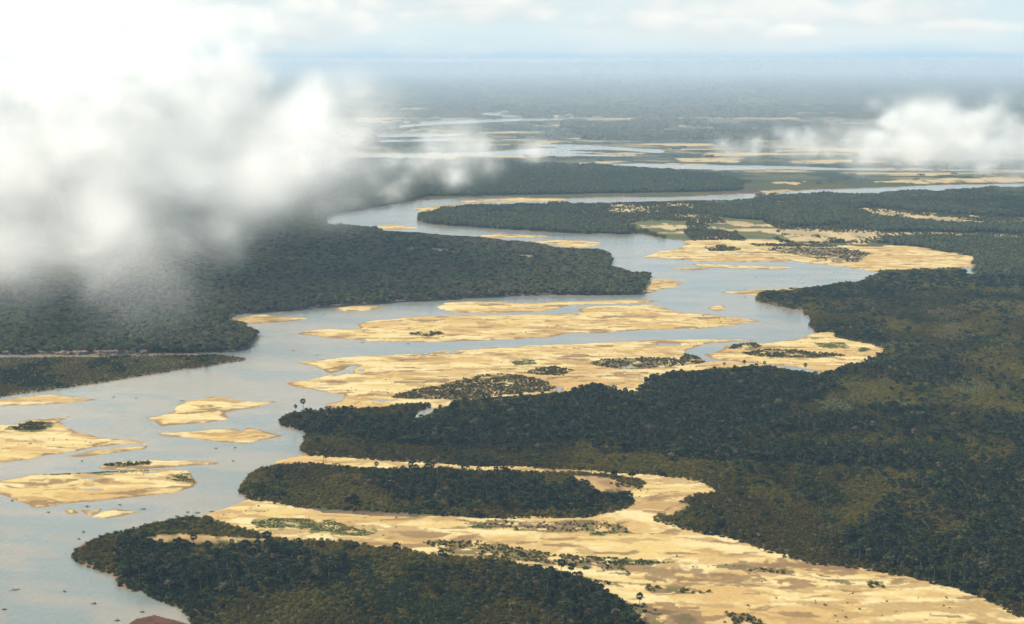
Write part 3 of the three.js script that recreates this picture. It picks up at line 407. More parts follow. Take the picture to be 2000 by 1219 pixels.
for (const [name, o] of Object.entries(SAND)) {
  const mid = (o.d0 + o.d1) / 2, small = Math.min(o.x1 - o.x0, (o.d1 - o.d0) / 2);
  o.wob = clamp(small * 0.16, 1.5, 9) * clamp(mid / 1800, 0.8, 1.6); o.rough = clamp(small / 60, 0.35, 1); o.grow = { channel: 11, shore: 10, beach: 5, flat: 3 }[name] ?? 1; o.dry = ['channel', 'shore', 'mud'].includes(name);
  const dx = clamp(mid / 850, 1.3, 6), dd = dx * 1.9, pad = 14, nx = Math.ceil((o.x1 - o.x0 + 2 * pad) / dx), nd = Math.ceil((Math.min(o.d1, 4600) - o.d0 + 2 * pad) / dd);
  const pos = [], col = [], uv = [], keep = [], idx = [];
  const gold = [0.470, 0.345, 0.140], pale = [0.530, 0.430, 0.225], damp = [0.20, 0.125, 0.058], mudc = [0.165, 0.105, 0.056], green = [0.075, 0.085, 0.022], straw = [0.28, 0.235, 0.095];
  for (let i = 0; i <= nd; i++) for (let j = 0; j <= nx; j++) {
    const x = o.x0 - pad + j * dx + (i % 2) * dx * 0.5, d = o.d0 - pad + i * dd, s = wobble(o, x, d), h = s < -12 ? -1 : sandHeight(o, s, x, d);
    keep.push(s > -10); pos.push(x, h, -d); uv.push(x / 17, d / 17);
    if (s < -10) { col.push(...damp); continue; }
    const streak = fbm(x / 52, d / 9 + x / 90, 4, 111), patch = fbm(x / 70, d / 34, 4, 113), speck = fbm(x / 9, d / 7, 3, 115);
    let c = mix3(gold, pale, step(0.38, 0.64, streak));
    c = mix3(c, [0.38, 0.235, 0.085], 0.7 * step(0.52, 0.62, patch + (speck - 0.5) * 0.25));
    const wx = x + 26 * (fbm(x / 70, d / 40, 3, 127) - 0.5), wd = d + 34 * (fbm(x / 60 + 8, d / 45, 3, 128) - 0.5);
    c = mix3(c, [0.30, 0.195, 0.080], 0.8 * step(0.57, 0.63, fbm(wx / 30 + 3, wd / 9 + wx / 70, 4, 117)));
    c = mix3(c, damp, 0.9 * step(0.64, 0.68, fbm(wx / 42 + 9, wd / 11 - wx / 90, 4, 118)));
    // wet margin: an uneven dark rim where the bar meets the water
    if (!o.dry || name === 'shore') c = mix3(c, damp, 0.9 * step(0.46, 0.66, 0.86 - s / 8 + (fbm(x / 14, d / 16, 3, 119) - 0.5) * 1.5));
    for (const g of Object.values(BROWN)) if (x > g.x0 && x < g.x1 && d > g.d0 && d < g.d1 && g.dist(x, d) > (fbm(x / 12, d / 14, 3, 121) - 0.5) * 26) c = mix3(c, mix3(mudc, damp, step(0.35, 0.65, speck)), 0.85 * step(0.3, 0.5, fbm(x / 7, d / 5, 3, 122)));
    for (const g of Object.values(GRASS)) if (x > g.x0 && x < g.x1 && d > g.d0 && d < g.d1 && g.dist(x, d) > (fbm(x / 9, d / 9, 3, 123) - 0.62) * 34 && speck > 0.4) c = mix3(c, mix3(green, straw, step(0.42, 0.66, fbm(x / 7, d / 7, 3, 125))), 0.85);
    for (const g of Object.values(SCRUB)) if (x > g.x0 && x < g.x1 && d > g.d0 && d < g.d1 && g.inside(x, d) && speck > 0.42) c = mix3(c, mix3([0.13, 0.085, 0.045], [0.085, 0.085, 0.028], step(0.42, 0.58, fbm(x / 8, d / 8, 3, 126))), 0.85);
    if (name === 'mud') c = mix3([0.105, 0.050, 0.030], [0.075, 0.038, 0.026], step(0.4, 0.6, speck));
    col.push(...c);
  }
  for (let i = 0; i < nd; i++) for (let j = 0; j < nx; j++) { const a = i * (nx + 1) + j, b = a + nx + 1; if (keep[a] || keep[a + 1] || keep[b] || keep[b + 1]) idx.push(...(i % 2 ? [a, b + 1, b, a, a + 1, b + 1] : [a, a + 1, b, a + 1, b + 1, b])); }
  tag(put(new THREE.Mesh(meshFrom(pos, col, idx, uv), sandMat), 'sandbank'), LABELS[name], 'sandbank', null, 'structure');
}
function sandAt(x, d) { let h = -9; for (const o of Object.values(SAND)) if (x > o.x0 && x < o.x1 && d > o.d0 && d < o.d1) { const s = wobble(o, x, d); if (s > 0) h = Math.max(h, sandHeight(o, s, x, d)); } return h; }
console.log('land done');

// ---------- plants: shapes ----------
// leaves are small faces spread through lobes of a crown; every plant is built in metres with its foot at the origin
function leafBall(out, r, lobes, n, size, tones, flat = 0.75) {
  for (let k = 0; k < n; k++) {
    const [cx, cy, cz, R] = lobes[Math.floor(r() * lobes.length)];
    let a = r() * 2 * Math.PI, u = r() * 1.75 - 0.75, q = Math.sqrt(1 - u * u), nx = q * Math.cos(a), ny = u, nz = q * Math.sin(a);
    const rr = R * (0.72 + 0.34 * r()), px = cx + nx * rr, py = cy + ny * rr * flat, pz = cz + nz * rr;
    nx += (r() - 0.5) * 1.1; ny += (r() - 0.5) * 1.1 + 0.25; nz += (r() - 0.5) * 1.1;
    const l = Math.hypot(nx, ny, nz); nx /= l; ny /= l; nz /= l;
    let tx = -nz, ty = 0.2 * (r() - 0.5), tz = nx; const tl = Math.hypot(tx, ty, tz) || 1; tx /= tl; ty /= tl; tz /= tl;
    const bx = ny * tz - nz * ty, by = nz * tx - nx * tz, bz = nx * ty - ny * tx, s = size * (0.65 + 0.7 * r()), t = r() * 6.28;
    const c = tones[Math.floor(r() * tones.length)], f = 0.75 + 0.5 * r();
    for (const w of [0, 2.1, 4.2]) { const ca = Math.cos(t + w) * s, sa = Math.sin(t + w) * s; out.pos.push(px + tx * ca + bx * sa, Math.max(0.02, py + ty * ca + by * sa), pz + tz * ca + bz * sa); out.col.push(c[0] * f, c[1] * f, c[2] * f); }
  }
}
const fresh = () => ({ pos: [], col: [] });
const flatGeo = (o) => { const g = meshFrom(o.pos, o.col); return g; };
function stem(path, r0, r1, c, sides = 5) {                    // tapered trunk or limb along points
  const o = fresh(), ring = (p, rad) => Array.from({ length: sides }, (_, k) => [p[0] + Math.cos(k / sides * 6.283) * rad, p[1], p[2] + Math.sin(k / sides * 6.283) * rad]);
  for (let i = 0; i + 1 < path.length; i++) {
    const a = ring(path[i], lerp(r0, r1, i / (path.length - 1))), b = ring(path[i + 1], lerp(r0, r1, (i + 1) / (path.length - 1)));
    for (let k = 0; k < sides; k++) { const m = (k + 1) % sides; for (const p of [a[k], b[k], a[m], a[m], b[k], b[m]]) { o.pos.push(...p); o.col.push(...c); } }
  }
  return o;
}
const join = (...parts) => ({ pos: [].concat(...parts.map((p) => p.pos)), col: [].concat(...parts.map((p) => p.col)) });
function broadleaf(seed, tall, wide, n, size, tones, bark) {
  const r = rng(seed), lobes = [], k = 7 + Math.floor(r() * 4), trunks = [], fork = [(r() - 0.5) * 0.6, tall * 0.34, (r() - 0.5) * 0.6];
  trunks.push(stem([[0, -0.4, 0], [fork[0] * 0.4, tall * 0.18, fork[2] * 0.5], fork], 0.26 + tall * 0.012, 0.2, bark));
  for (let i = 0; i < k; i++) {
    const a = i / k * 6.283 + r(), e = Math.sqrt(r()) * 0.62 * wide, R = wide * (0.32 + 0.2 * r()), y = tall * (0.56 + 0.26 * r()) - e * 0.22;
    lobes.push([Math.cos(a) * e, y, Math.sin(a) * e, R]);
    trunks.push(stem([fork, [Math.cos(a) * e * 0.5, lerp(fork[1], y, 0.6), Math.sin(a) * e * 0.5], [Math.cos(a) * e, y, Math.sin(a) * e]], 0.13, 0.04, bark, 4));
  }
  lobes.push([0, tall * 0.78, 0, wide * 0.4]);
  const crown = fresh(); leafBall(crown, r, lobes, n, size, tones);
  return { trunk: join(...trunks), crown, tall };
}
function palm(seed, tall, tones, bark) {
  const r = rng(seed), lean = (r() - 0.5) * 0.9, lz = (r() - 0.5) * 0.9, top = [lean, tall, lz];
  const trunk = join(stem([[0, -0.5, 0], [lean * 0.15, tall * 0.3, lz * 0.15], [lean * 0.45, tall * 0.62, lz * 0.45], top], 0.26, 0.17, bark, 6));
  const crown = fresh();
  for (let i = 0; i < 34; i++) {                                 // fan leaves on stalks, the lowest hanging
    const a = i * 2.4 + r(), e = 1.35 - i / 34 * 2.35, L = 1.5 + 0.5 * r(), dx = Math.cos(a) * Math.cos(e), dy = Math.sin(e), dz = Math.sin(a) * Math.cos(e);
    const hub = [top[0] + dx * L, top[1] + dy * L * 0.9 + 0.1, top[2] + dz * L], dead = i > 28, c = dead ? [0.13, 0.095, 0.06] : tones[Math.floor(r() * tones.length)], f = 0.75 + 0.5 * r();
    const sx = -Math.sin(a), sz = Math.cos(a), upx = -Math.cos(a) * Math.sin(e), upy = Math.cos(e), upz = -Math.sin(a) * Math.sin(e), R = 1.05 + 0.3 * r();
    const rim = [];
    for (let k = 0; k <= 8; k++) { const t = -2.0 + k * 0.5, fo = Math.cos(t), si = Math.sin(t), tooth = k % 2 ? 0.8 : 1.06, droop = -0.28 * Math.abs(si); rim.push([hub[0] + (dx * fo + sx * si + upx * droop) * R * tooth, hub[1] + (dy * fo + upy * droop) * R * tooth - 0.1 * Math.abs(si), hub[2] + (dz * fo + sz * si + upz * droop) * R * tooth]); }
    for (let k = 0; k < 8; k++) for (const p of [hub, rim[k], rim[k + 1]]) { crown.pos.push(...p); crown.col.push(c[0] * f, c[1] * f, c[2] * f); }
    for (const p of [top, [hub[0] + sx * 0.07, hub[1], hub[2] + sz * 0.07], [hub[0] - sx * 0.07, hub[1], hub[2] - sz * 0.07]]) { crown.pos.push(...p); crown.col.push(0.09, 0.09, 0.04); }
  }
  return { trunk, crown, tall };
}
function bush(seed, tall, wide, n, size, tones) {
  const r = rng(seed), lobes = [];
  for (let i = 0; i < 5; i++) { const a = r() * 6.283, e = Math.sqrt(r()) * wide * 0.62; lobes.push([Math.cos(a) * e, tall * (0.25 + 0.35 * r()), Math.sin(a) * e, wide * (0.34 + 0.22 * r())]); }
  const o = fresh(); leafBall(o, r, lobes, n, size, tones, tall / wide * 0.95);
  return o;
}
function clump(seed, span, count, tall, tones, bark) {             // a piece of closed canopy for the far woods
  const r = rng(seed), o = fresh(), t = [];
  for (let i = 0; i < count; i++) {
    const a = r() * 6.283, e = Math.sqrt(r()) * span, x = Math.cos(a) * e, z = Math.sin(a) * e, h = tall * (0.72 + 0.5 * r()), w = 2.6 + 2.2 * r();
    leafBall(o, r, [[x, h * 0.62, z, w], [x + 1.4 * (r() - 0.5), h * 0.8, z + 1.4 * (r() - 0.5), w * 0.7]], 34, 1.45, [tones[Math.floor(r() * tones.length)]]);
    t.push(stem([[x, -0.5, z], [x, h * 0.6, z]], 0.3, 0.2, bark, 3));
  }
  return join(o, ...t);
}
const leafMat = new THREE.MeshPhysicalMaterial({ vertexColors: true, roughness: 0.9, transmission: 0.38, thickness: 0, specularIntensity: 0.05, side: THREE.DoubleSide });
const barkMat = new THREE.MeshPhysicalMaterial({ vertexColors: true, roughness: 1, specularIntensity: 0.1 });
const BARK = [0.11, 0.09, 0.07], GREY = [0.125, 0.105, 0.085];
const T = {                                                            // leaf tones
  scrub: [[0.092, 0.080, 0.011], [0.120, 0.096, 0.014], [0.066, 0.067, 0.011], [0.120, 0.078, 0.014]],
  dark: [[0.024, 0.036, 0.010], [0.034, 0.045, 0.012], [0.017, 0.027, 0.010]],
  wood: [[0.106, 0.112, 0.040], [0.125, 0.124, 0.050], [0.070, 0.088, 0.036], [0.125, 0.112, 0.060]],
  sere: [[0.150, 0.112, 0.070], [0.115, 0.092, 0.056]],
  palm: [[0.036, 0.046, 0.018], [0.048, 0.054, 0.022], [0.027, 0.037, 0.015]],
  gold: [[0.17, 0.13, 0.022], [0.14, 0.11, 0.02]],
};
const KIND = {
  tree: [0, 1, 2, 3].map((k) => broadleaf(200 + k, 8, 3.6, 330, 0.62, k === 3 ? [T.dark[1], T.scrub[2], T.wood[2]] : T.dark, BARK)),
  sere: [0, 1].map((k) => broadleaf(230 + k, 8, 3.3, 200, 0.5, T.sere, GREY)),
  gold: [broadleaf(240, 8, 3.6, 330, 0.62, T.gold, BARK)],
  dry: [0, 1, 2, 3, 4].map((k) => broadleaf(250 + k, 8.5, 3.9, 170, 0.82, k === 4 ? T.sere : T.wood, BARK)),
  palm: [0, 1, 2, 3].map((k) => palm(300 + k, 12, T.palm, GREY)),
};
const BUSH = [0, 1, 2, 3, 4].map((k) => flatGeo(bush(400 + k, 2.5, 2.6, 120, 0.42, T.scrub)));
const DARKBUSH = [0, 1].map((k) => flatGeo(bush(420 + k, 2.6, 2.5, 120, 0.42, [...T.dark, T.scrub[2]])));
const BROWNBUSH = [0, 1].map((k) => flatGeo(bush(430 + k, 1.7, 2.0, 80, 0.36, [...T.sere, T.scrub[1], T.scrub[3]])));
const CLUMP = [0, 1, 2, 3].map((k) => flatGeo(clump(450 + k, 15, 14, 9, [...T.wood, k === 3 ? T.sere[1] : T.wood[2]], BARK)));
for (const list of Object.values(KIND)) for (const t of list) { t.whole = flatGeo(join(t.trunk, t.crown)); t.trunkGeo = flatGeo(t.trunk); t.crownGeo = flatGeo(t.crown); }
const GRASSTUFT = flatGeo((() => { const o = fresh(), r = rng(460); for (let k = 0; k < 40; k++) { const a = r() * 6.28, e = r() * 0.9, x = Math.cos(a) * e, z = Math.sin(a) * e, b = r() * 6.28, h = 0.35 + 0.5 * r(), c = r() < 0.7 ? [0.075, 0.10, 0.02] : [0.16, 0.14, 0.05]; for (const p of [[x - 0.07 * Math.cos(b), 0, z - 0.07 * Math.sin(b)], [x + 0.07 * Math.cos(b), 0, z + 0.07 * Math.sin(b)], [x + (r() - 0.5) * 0.5, h, z + (r() - 0.5) * 0.5]]) { o.pos.push(...p); o.col.push(...c); } } return o; })());

// ---------- plants: where they stand ----------
const SIDE = 0.415;
const seen = (x, d) => d > 960 && Math.abs(x) < SIDE * d;
// the outlines were drawn along the tops of the crowns: step back by what a plant of that height hides beyond its foot
const stands = (x, d, tall) => { const k = tall / (EYE - tall); return !wet(x, d) && !wet(x + x * k, d + d * k); };
const bare = (x, d, tall) => [0, 0.3, 0.6, 1].some((t) => { const k = 1 + t * tall / (EYE - tall); return CLEAR.some((c) => c.inside(x * k, d * k)); });
const lists = {};                                                       // stuff name -> geometry -> placings
const stuff = (where, geo, x, y, d, s, turn, tint, sy = 1) => { const m = (lists[where] ??= new Map()); if (!m.has(geo)) m.set(geo, []); m.get(geo).push([x, y, d, s, turn, tint, sy]); };
const trees = [], palms = [], shrubs = [];
function fill(zone, spacing, from, to, fn, seed, grow = 1800) {
  const r = rng(seed); let n = 0;
  for (let d = Math.max(from, zone.d0); d < Math.min(to, zone.d1);) {
    const s = spacing * Math.max(1, d / grow), w = SIDE * d;
    for (let x = Math.max(-w, zone.x0); x < Math.min(w, zone.x1); x += s) {
      const px = x + r() * s * 1.1, pd = d + r() * s * 1.1;
      if (zone.inside(px, pd) && seen(px, pd)) { fn(px, pd, r, s); n++; }
    }
    d += s;
  }
  return n;
}
const inAny = (o, x, d) => Object.entries(o).find(([, g]) => g.inside(x, d))?.[0];
const tint = (r, v = 0.25) => { const f = 1 - v / 2 + v * r(), w = (r() - 0.5) * 0.16; return [f * (1 + w), f, f * (1 - w)]; };

// scrub, groves and palms: right bank, palm isle, near headland
const wide = (o, x, d, m) => o.dist(x, d) > -m;
for (const [zname, seed] of [['right', 501], ['isle', 502], ['head', 503]]) {
  const z = ZONE[zname], where = { right: 'scrub on the right bank', isle: 'scrub on the palm isle', head: 'scrub on the near headland' }[zname];
  fill(z, 3.3, 0, 9e9, (x, d, r, s) => {
    const big = s / 3.3;
    if (bare(x, d, 2) || !stands(x, d, 2.4)) return;
    const glade = zname === 'right' && d > 1700 && fbm(x / 40, d / 70, 3, 141) > 0.6 ? 0.5 : 1;                 // glades of low growth
    const n = fbm(x / 55, d / 80, 4, 143), sc = (0.62 + 0.6 * r()) * lerp(0.8, 1.2, n) * Math.min(1.35, big) * glade;
    const geo = n + (r() - 0.5) * 0.3 > 0.64 ? DARKBUSH[Math.floor(r() * 2)] : r() < 0.012 ? BROWNBUSH[Math.floor(r() * 2)] : BUSH[Math.floor(r() * 5)];
    const kindOf = step(0.42, 0.6, fbm(x / 95, d / 150, 4, 139)), t = tint(r, 0.6), f = lerp(0.72, zname === 'right' && d > 1700 ? 1.45 : 1.25, kindOf);   // paler and darker species in patches
    stuff(where, geo, x, groundAt(x, d) - 0.15, d, sc, r() * 6.28, [t[0] * f, t[1] * f, t[2] * f]);
  }, seed);
  fill(z, 6.4, 0, 9e9, (x, d, r, s) => {
    const g = inAny(GROVE, x, d), n = fbm(x / 60, d / 90, 4, 145), p = g ? (n > 0.40 ? 0.85 : 0.25) * (g === 'g7' || g === 'g6' ? 0.5 : 1) : zname === 'isle' ? 0.05 : zname === 'head' ? 0.035 : (n > 0.57 ? 0.13 : 0.014);
    if (r() > p) return;
    const far = d > 2150, pal = r() < (far ? 0.12 : g ? 0.5 : 0.42), tall = pal ? 7.5 + 6 * r() : ((g ? 5.5 : 4.5) + 4.5 * r()) * (r() < 0.08 ? 1.4 : 1);
    if (bare(x, d, tall * 0.9) || !stands(x, d, tall)) return;
    const y = groundAt(x, d);
    (pal ? palms : trees).push({ x, d, y, tall, turn: r() * 6.28, tint: tint(r, 0.9), zone: zname, grove: g, kind: pal ? 'palm' : r() < 0.09 ? 'sere' : 'tree', v: Math.floor(r() * 4), fat: 1.0 + 0.5 * r() });
  }, seed + 20, 2200);
}
// grassy terrace below the left woodland
fill(ZONE.terrace, 2.5, 0, 9e9, (x, d, r) => {
  if (!stands(x, d, 1.6)) return;
  const n = fbm(x / 40, d / 60, 3, 147);
  stuff('scrub on the left terrace', n > 0.62 ? DARKBUSH[Math.floor(r() * 2)] : BUSH[Math.floor(r() * 5)], x, groundAt(x, d) - 0.2, d, 0.3 + 0.75 * r() * r() * n * 2, r() * 6.28, tint(r, 0.4));
}, 511);
// woodland
const inPath = (x, d) => { for (let k = 0; k + 3 < PLAN.path.length; k += 2) { const ax = PLAN.path[k], ay = PLAN.path[k + 1], bx = PLAN.path[k + 2], by = PLAN.path[k + 3]; if (x >= Math.min(ax, bx) && x <= Math.max(ax, bx) && d > lerp(ay, by, (x - ax) / (bx - ax)) - 62 && d < lerp(ay, by, (x - ax) / (bx - ax)) + 10 && fbm(x / 30, d / 30, 2, 149) > 0.4) return true; } return false; };
fill(ZONE.wood, 5.6, 0, 3500, (x, d, r, s) => {
  const tall = (5 + 4 * r() + 3 * r() * r() * r()) * (0.85 + 0.4 * fbm(x / 70, d / 90, 3, 151));
  if (!stands(x, d, tall) || (ZONE.terrace.inside(x, d) && d < 2080) || inPath(x, d)) return;
  trees.push({ x, d, y: groundAt(x, d), tall, turn: r() * 6.28, tint: tint(r, 0.9), zone: 'wood', kind: r() < 0.13 ? 'tree' : fbm(x / 90, d / 160, 3, 153) > 0.58 && r() < 0.5 ? 'drysere' : 'dry', v: Math.floor(r() * 4), fat: (0.85 + 0.45 * r()) * Math.min(1.3, s / 5.6) });
}, 521, 2600);
fill(ZONE.wood, 16, 3500, 9e9, (x, d, r, s) => {
  if (!stands(x, d, 8)) return;
  stuff('woodland on the left bank', CLUMP[Math.floor(r() * 4)], x, groundAt(x, d), d, 0.85 + 0.35 * r(), r() * 6.28, tint(r, 0.35), 0.9 + 0.4 * r());
}, 523, 4200);
for (const [zn, seed] of [['isleA', 531], ['isleB', 532], ['isleC', 533]]) fill(ZONE[zn], 13, 0, 9e9, (x, d, r) => {
  if (!stands(x, d, 9) || FLATS.some((f) => f.inside(x, d))) return;
  stuff('woods on the far bank', CLUMP[Math.floor(r() * 4)], x, groundAt(x, d), d, 0.75 + 0.35 * r(), r() * 6.28, tint(r, 0.5), 0.9 + 0.5 * r());
}, seed, 4200);
fill(ZONE.heath, 6.5, 0, 9e9, (x, d, r, s) => {
  const n = fbm(x / 90, d / 260, 4, 161);
  if (n < 0.37 || !stands(x, d, 2) || FLATS.some((f) => f.inside(x + (r() - 0.5) * 60, d + (r() - 0.5) * 120))) return;
  if (r() < 0.012) { stuff('woods on the far bank', CLUMP[Math.floor(r() * 4)], x, groundAt(x, d), d, 0.5 + 0.3 * r(), r() * 6.28, tint(r, 0.3), 1); return; }
  stuff('scrub on the far bank', r() < 0.3 ? DARKBUSH[Math.floor(r() * 2)] : BUSH[Math.floor(r() * 5)], x, groundAt(x, d) - 0.2, d, (0.8 + 0.9 * r()) * s / 6.5, r() * 6.28, tint(r, 0.4));
}, 541, 3600);
// the far plain: scattered trees and belts of wood
{
  const box = new Outline([-5200, 4700, 5200, 4700, 5200, 14500, -5200, 14500]);
  fill(box, 34, 4750, 14500, (x, d, r, s) => {
    if (ZONE.wood.inside(x, d) || FLATS.some((f) => f.inside(x, d)) || !stands(x, d, 9)) return;
    const n = fbm(x / 700, d / 1100, 4, 165), belt = d > 10500 ? 0.85 * (1 - step(12200, 14400, d)) : d > 7600 && x > 300 ? (n > 0.46 ? 0.75 : 0.06) : n > 0.66 ? 0.35 : 0.035;
    if (r() > belt) return;
    stuff('trees of the far plain', CLUMP[Math.floor(r() * 4)], x, groundAt(x, d), d, (belt > 0.5 ? 1.15 : 0.55 + 0.5 * r()) * s / 34, r() * 6.28, tint(r, 0.3), 0.75 / Math.max(1, s / 60));
  }, 551, 5200);
}
// shrubs and grass on the sand
const SHRUBLABEL = {
  p1: 'low shrub in the brown strip below the palm isle', p2: 'olive shrub on the green spur running into the sand channel', p3: 'shrub in the dark row beside the blue trickle on the sand', p4: 'shrub of the round clump at the right end of the sand channel row',
  p5: 'shrub on the sand at lower right beside the brown mud', p6: 'shrub on the sand at the bottom edge of the picture', p7: 'shrub on the sand along the headland edge', p8: 'shrub between the mud flat and the sand at bottom right', p9: 'rusty shrub on the brown bank at the bottom edge',
  p10: 'shrub in the largest dark scrub patch on the wide sand flat', p11: 'shrub in the small oval patch on the wide sand flat', p12: 'shrub in the long brown patch on the wide sand flat', p13: 'shrub at the corner of the inlet beside the sand beach', p14: 'shrub on the large sand island',
  p15: 'shrub at the top of the right beach', p16: 'shrub in the long green strip on the right beach', p17: 'brown shrub on the far sandy shore', p18: 'shrub in the clump on the far sandy shore', p19: 'shrub in the green strip above the far sandy shore',
  p20: 'shrub on the narrow bar in the river', p21: 'shrub on the broad left sandbank', p22: 'shrub beside the clearing on the palm isle', p23: 'shrub on the shore of the far creek', p24: 'shrub on the strip under the left bluff',
};
for (const [k, z] of Object.entries(SCRUB)) fill(z, 3.0, 0, 9e9, (x, d, r, s) => {
  const sparse = ['p1', 'p3', 'p5', 'p7', 'p8', 'p9', 'p17', 'p22'].includes(k);
  if (r() > (sparse ? 0.42 : 0.82) || fbm(x / 16, d / 20, 3, 171) < (sparse ? 0.46 : 0.36)) return;
  const y = Math.max(sandAt(x, d), groundAt(x, d)); if (y < 0.02) return;
  shrubs.push({ x, d, y: y - 0.12, s: (['p1', 'p2', 'p3'].includes(k) ? 0.3 + 0.5 * r() : 0.45 + 0.55 * r()) * Math.min(1.5, s / 3), turn: r() * 6.28, tint: tint(r, 0.4), zone: k, brown: ['p9', 'p17', 'p12'].includes(k) ? 0.6 : ['p1', 'p10', 'p8'].includes(k) ? 0.3 : 0.06, q: r() });
}, 561 + k.length * 7 + k.charCodeAt(k.length - 1), 2000);
for (const k of ['channel', 'flat', 'island', 'leftisle', 'beach', 'shore']) fill(SAND[k], 7, 0, 9e9, (x, d, r) => {
  const n = fbm(x / 60, d / 60, 3, 175);
  if (r() > 0.16 * step(0.52, 0.7, n) + 0.004 || inAny(SCRUB, x, d)) return;
  const y = sandAt(x, d); if (y < 0.25) return;
  shrubs.push({ x, d, y: y - 0.1, s: 0.22 + 0.4 * r() * r() + 0.1 * r(), turn: r() * 6.28, tint: tint(r, 0.4), zone: 'alone_' + k, brown: 0.25, q: r() });
}, 591 + k.length);
for (const [k, z] of Object.entries(GRASS)) fill(z, 1.3, 0, 9e9, (x, d, r) => {
  if (r() > 0.8 || fbm(x / 9, d / 9, 3, 123) > 0.62) return;
  const y = Math.max(sandAt(x, d), 0); if (y < 0.1) return;
  stuff('grass on the sand', GRASSTUFT, x, y - 0.05, d, 0.7 + 0.6 * r(), r() * 6.28, tint(r, 0.3));
}, 601 + k.length);
console.log('trees', trees.length, 'palms', palms.length, 'shrubs', shrubs.length, Object.fromEntries(Object.entries(lists).map(([k, m]) => [k, [...m.values()].reduce((a, b) => a + b.length, 0)])));

// ---------- plants one can pick out: each a thing of its own; the rest as stuff ----------
const inFrame = (p) => Math.abs(p.x) < 0.318 * p.d && p.d > 1085;
function thingOf(type, p, geo, name, label, category, group) {
  const g = put(new THREE.Group(), name);
  g.position.set(p.x, p.y, -p.d); g.rotation.y = p.turn; const s = p.tall / geo.tall; g.scale.set(s * p.fat, s, s * p.fat);
  for (const [n, part, m] of [['trunk', geo.trunkGeo, barkMat], ['crown', geo.crownGeo, leafMat]]) put(new THREE.Mesh(part, m), n, g);
  return tag(g, label, category, group);
}
const PALMSPOT = { t: ['palm standing on the tip of the wooded point', 'palms on the tip of the wooded point'], s: ['palm at the edge of the wide sand flat', 'palms by the wide sand flat'], b: ['palm above the trees below the right beach', 'palms below the right beach'], c: ['palm standing alone beside the far creek', 'palm by the creek'], r: ['palm standing clear of the scrub on the right bank', 'lone palms on the right bank'], h: ['tall palm standing clear of the scrub on the near headland', 'lone palms on the near headland'], i: ['palm rising along the upper edge of the palm isle', 'palms on the upper edge of the palm isle'] };
const TREESPOT = { y: 'yellow leaved tree among dark scrub on the near headland', l: 'round crowned tree standing alone in the right bank scrub', d: 'dark tree standing alone', r: 'rusty leaved tree on the near headland beside the river' };
{
  const r = rng(701);
  for (const [x, d, tall, w] of PLAN.mark.palm) palms.push({ x, d, y: Math.max(groundAt(x, d), sandAt(x, d), 0), tall, turn: r() * 6.28, tint: [1, 1, 1], kind: 'palm', v: Math.floor(r() * 4), fat: 1, spot: w, first: true });
  for (const [x, d, tall, w] of PLAN.mark.tree) trees.push({ x, d, y: Math.max(groundAt(x, d), sandAt(x, d), 0), tall, turn: r() * 6.28, tint: [1, 1, 1], kind: w === 'y' ? 'gold' : w === 'r' ? 'sere' : 'tree', v: Math.floor(r() * 4), fat: 1.25, spot: w, first: true, zone: x < -200 && d > 1700 ? 'terrace' : d > 1990 ? 'rightfar' : '' });
}
const ZONELABEL = {
  right: ['on the right bank', 'of the right bank scrub'], isle: ['on the palm isle', 'of the palm isle'], head: ['on the near headland', 'of the near headland'], wood: ['in the left bank woodland near the river', 'of the left bank woodland'],
};
const GROVELABEL = { g1: 'in the long palm forest beside the wide sand flat', g2: 'in the dark tree row across the right bank', g3: 'in the second tree row across the right bank', g4: 'in the thick grove at the lower right corner', g5: 'in the grove at the right edge', g6: 'on the right bank point in the bend', g7: 'behind the right beach', i1: 'in the grove in the middle of the palm isle', h1: 'in the palm grove on the tip of the near headland', h2: 'at the lower right end of the near headland' };
function pickOut(list, n) {
  const order = list.map((p) => [p.first ? 1e9 : inFrame(p) ? p.tall / p.d : -1, p]).sort((a, b) => b[0] - a[0]);
  return [order.slice(0, n).map((o) => o[1]), order.slice(n).map((o) => o[1])];
}
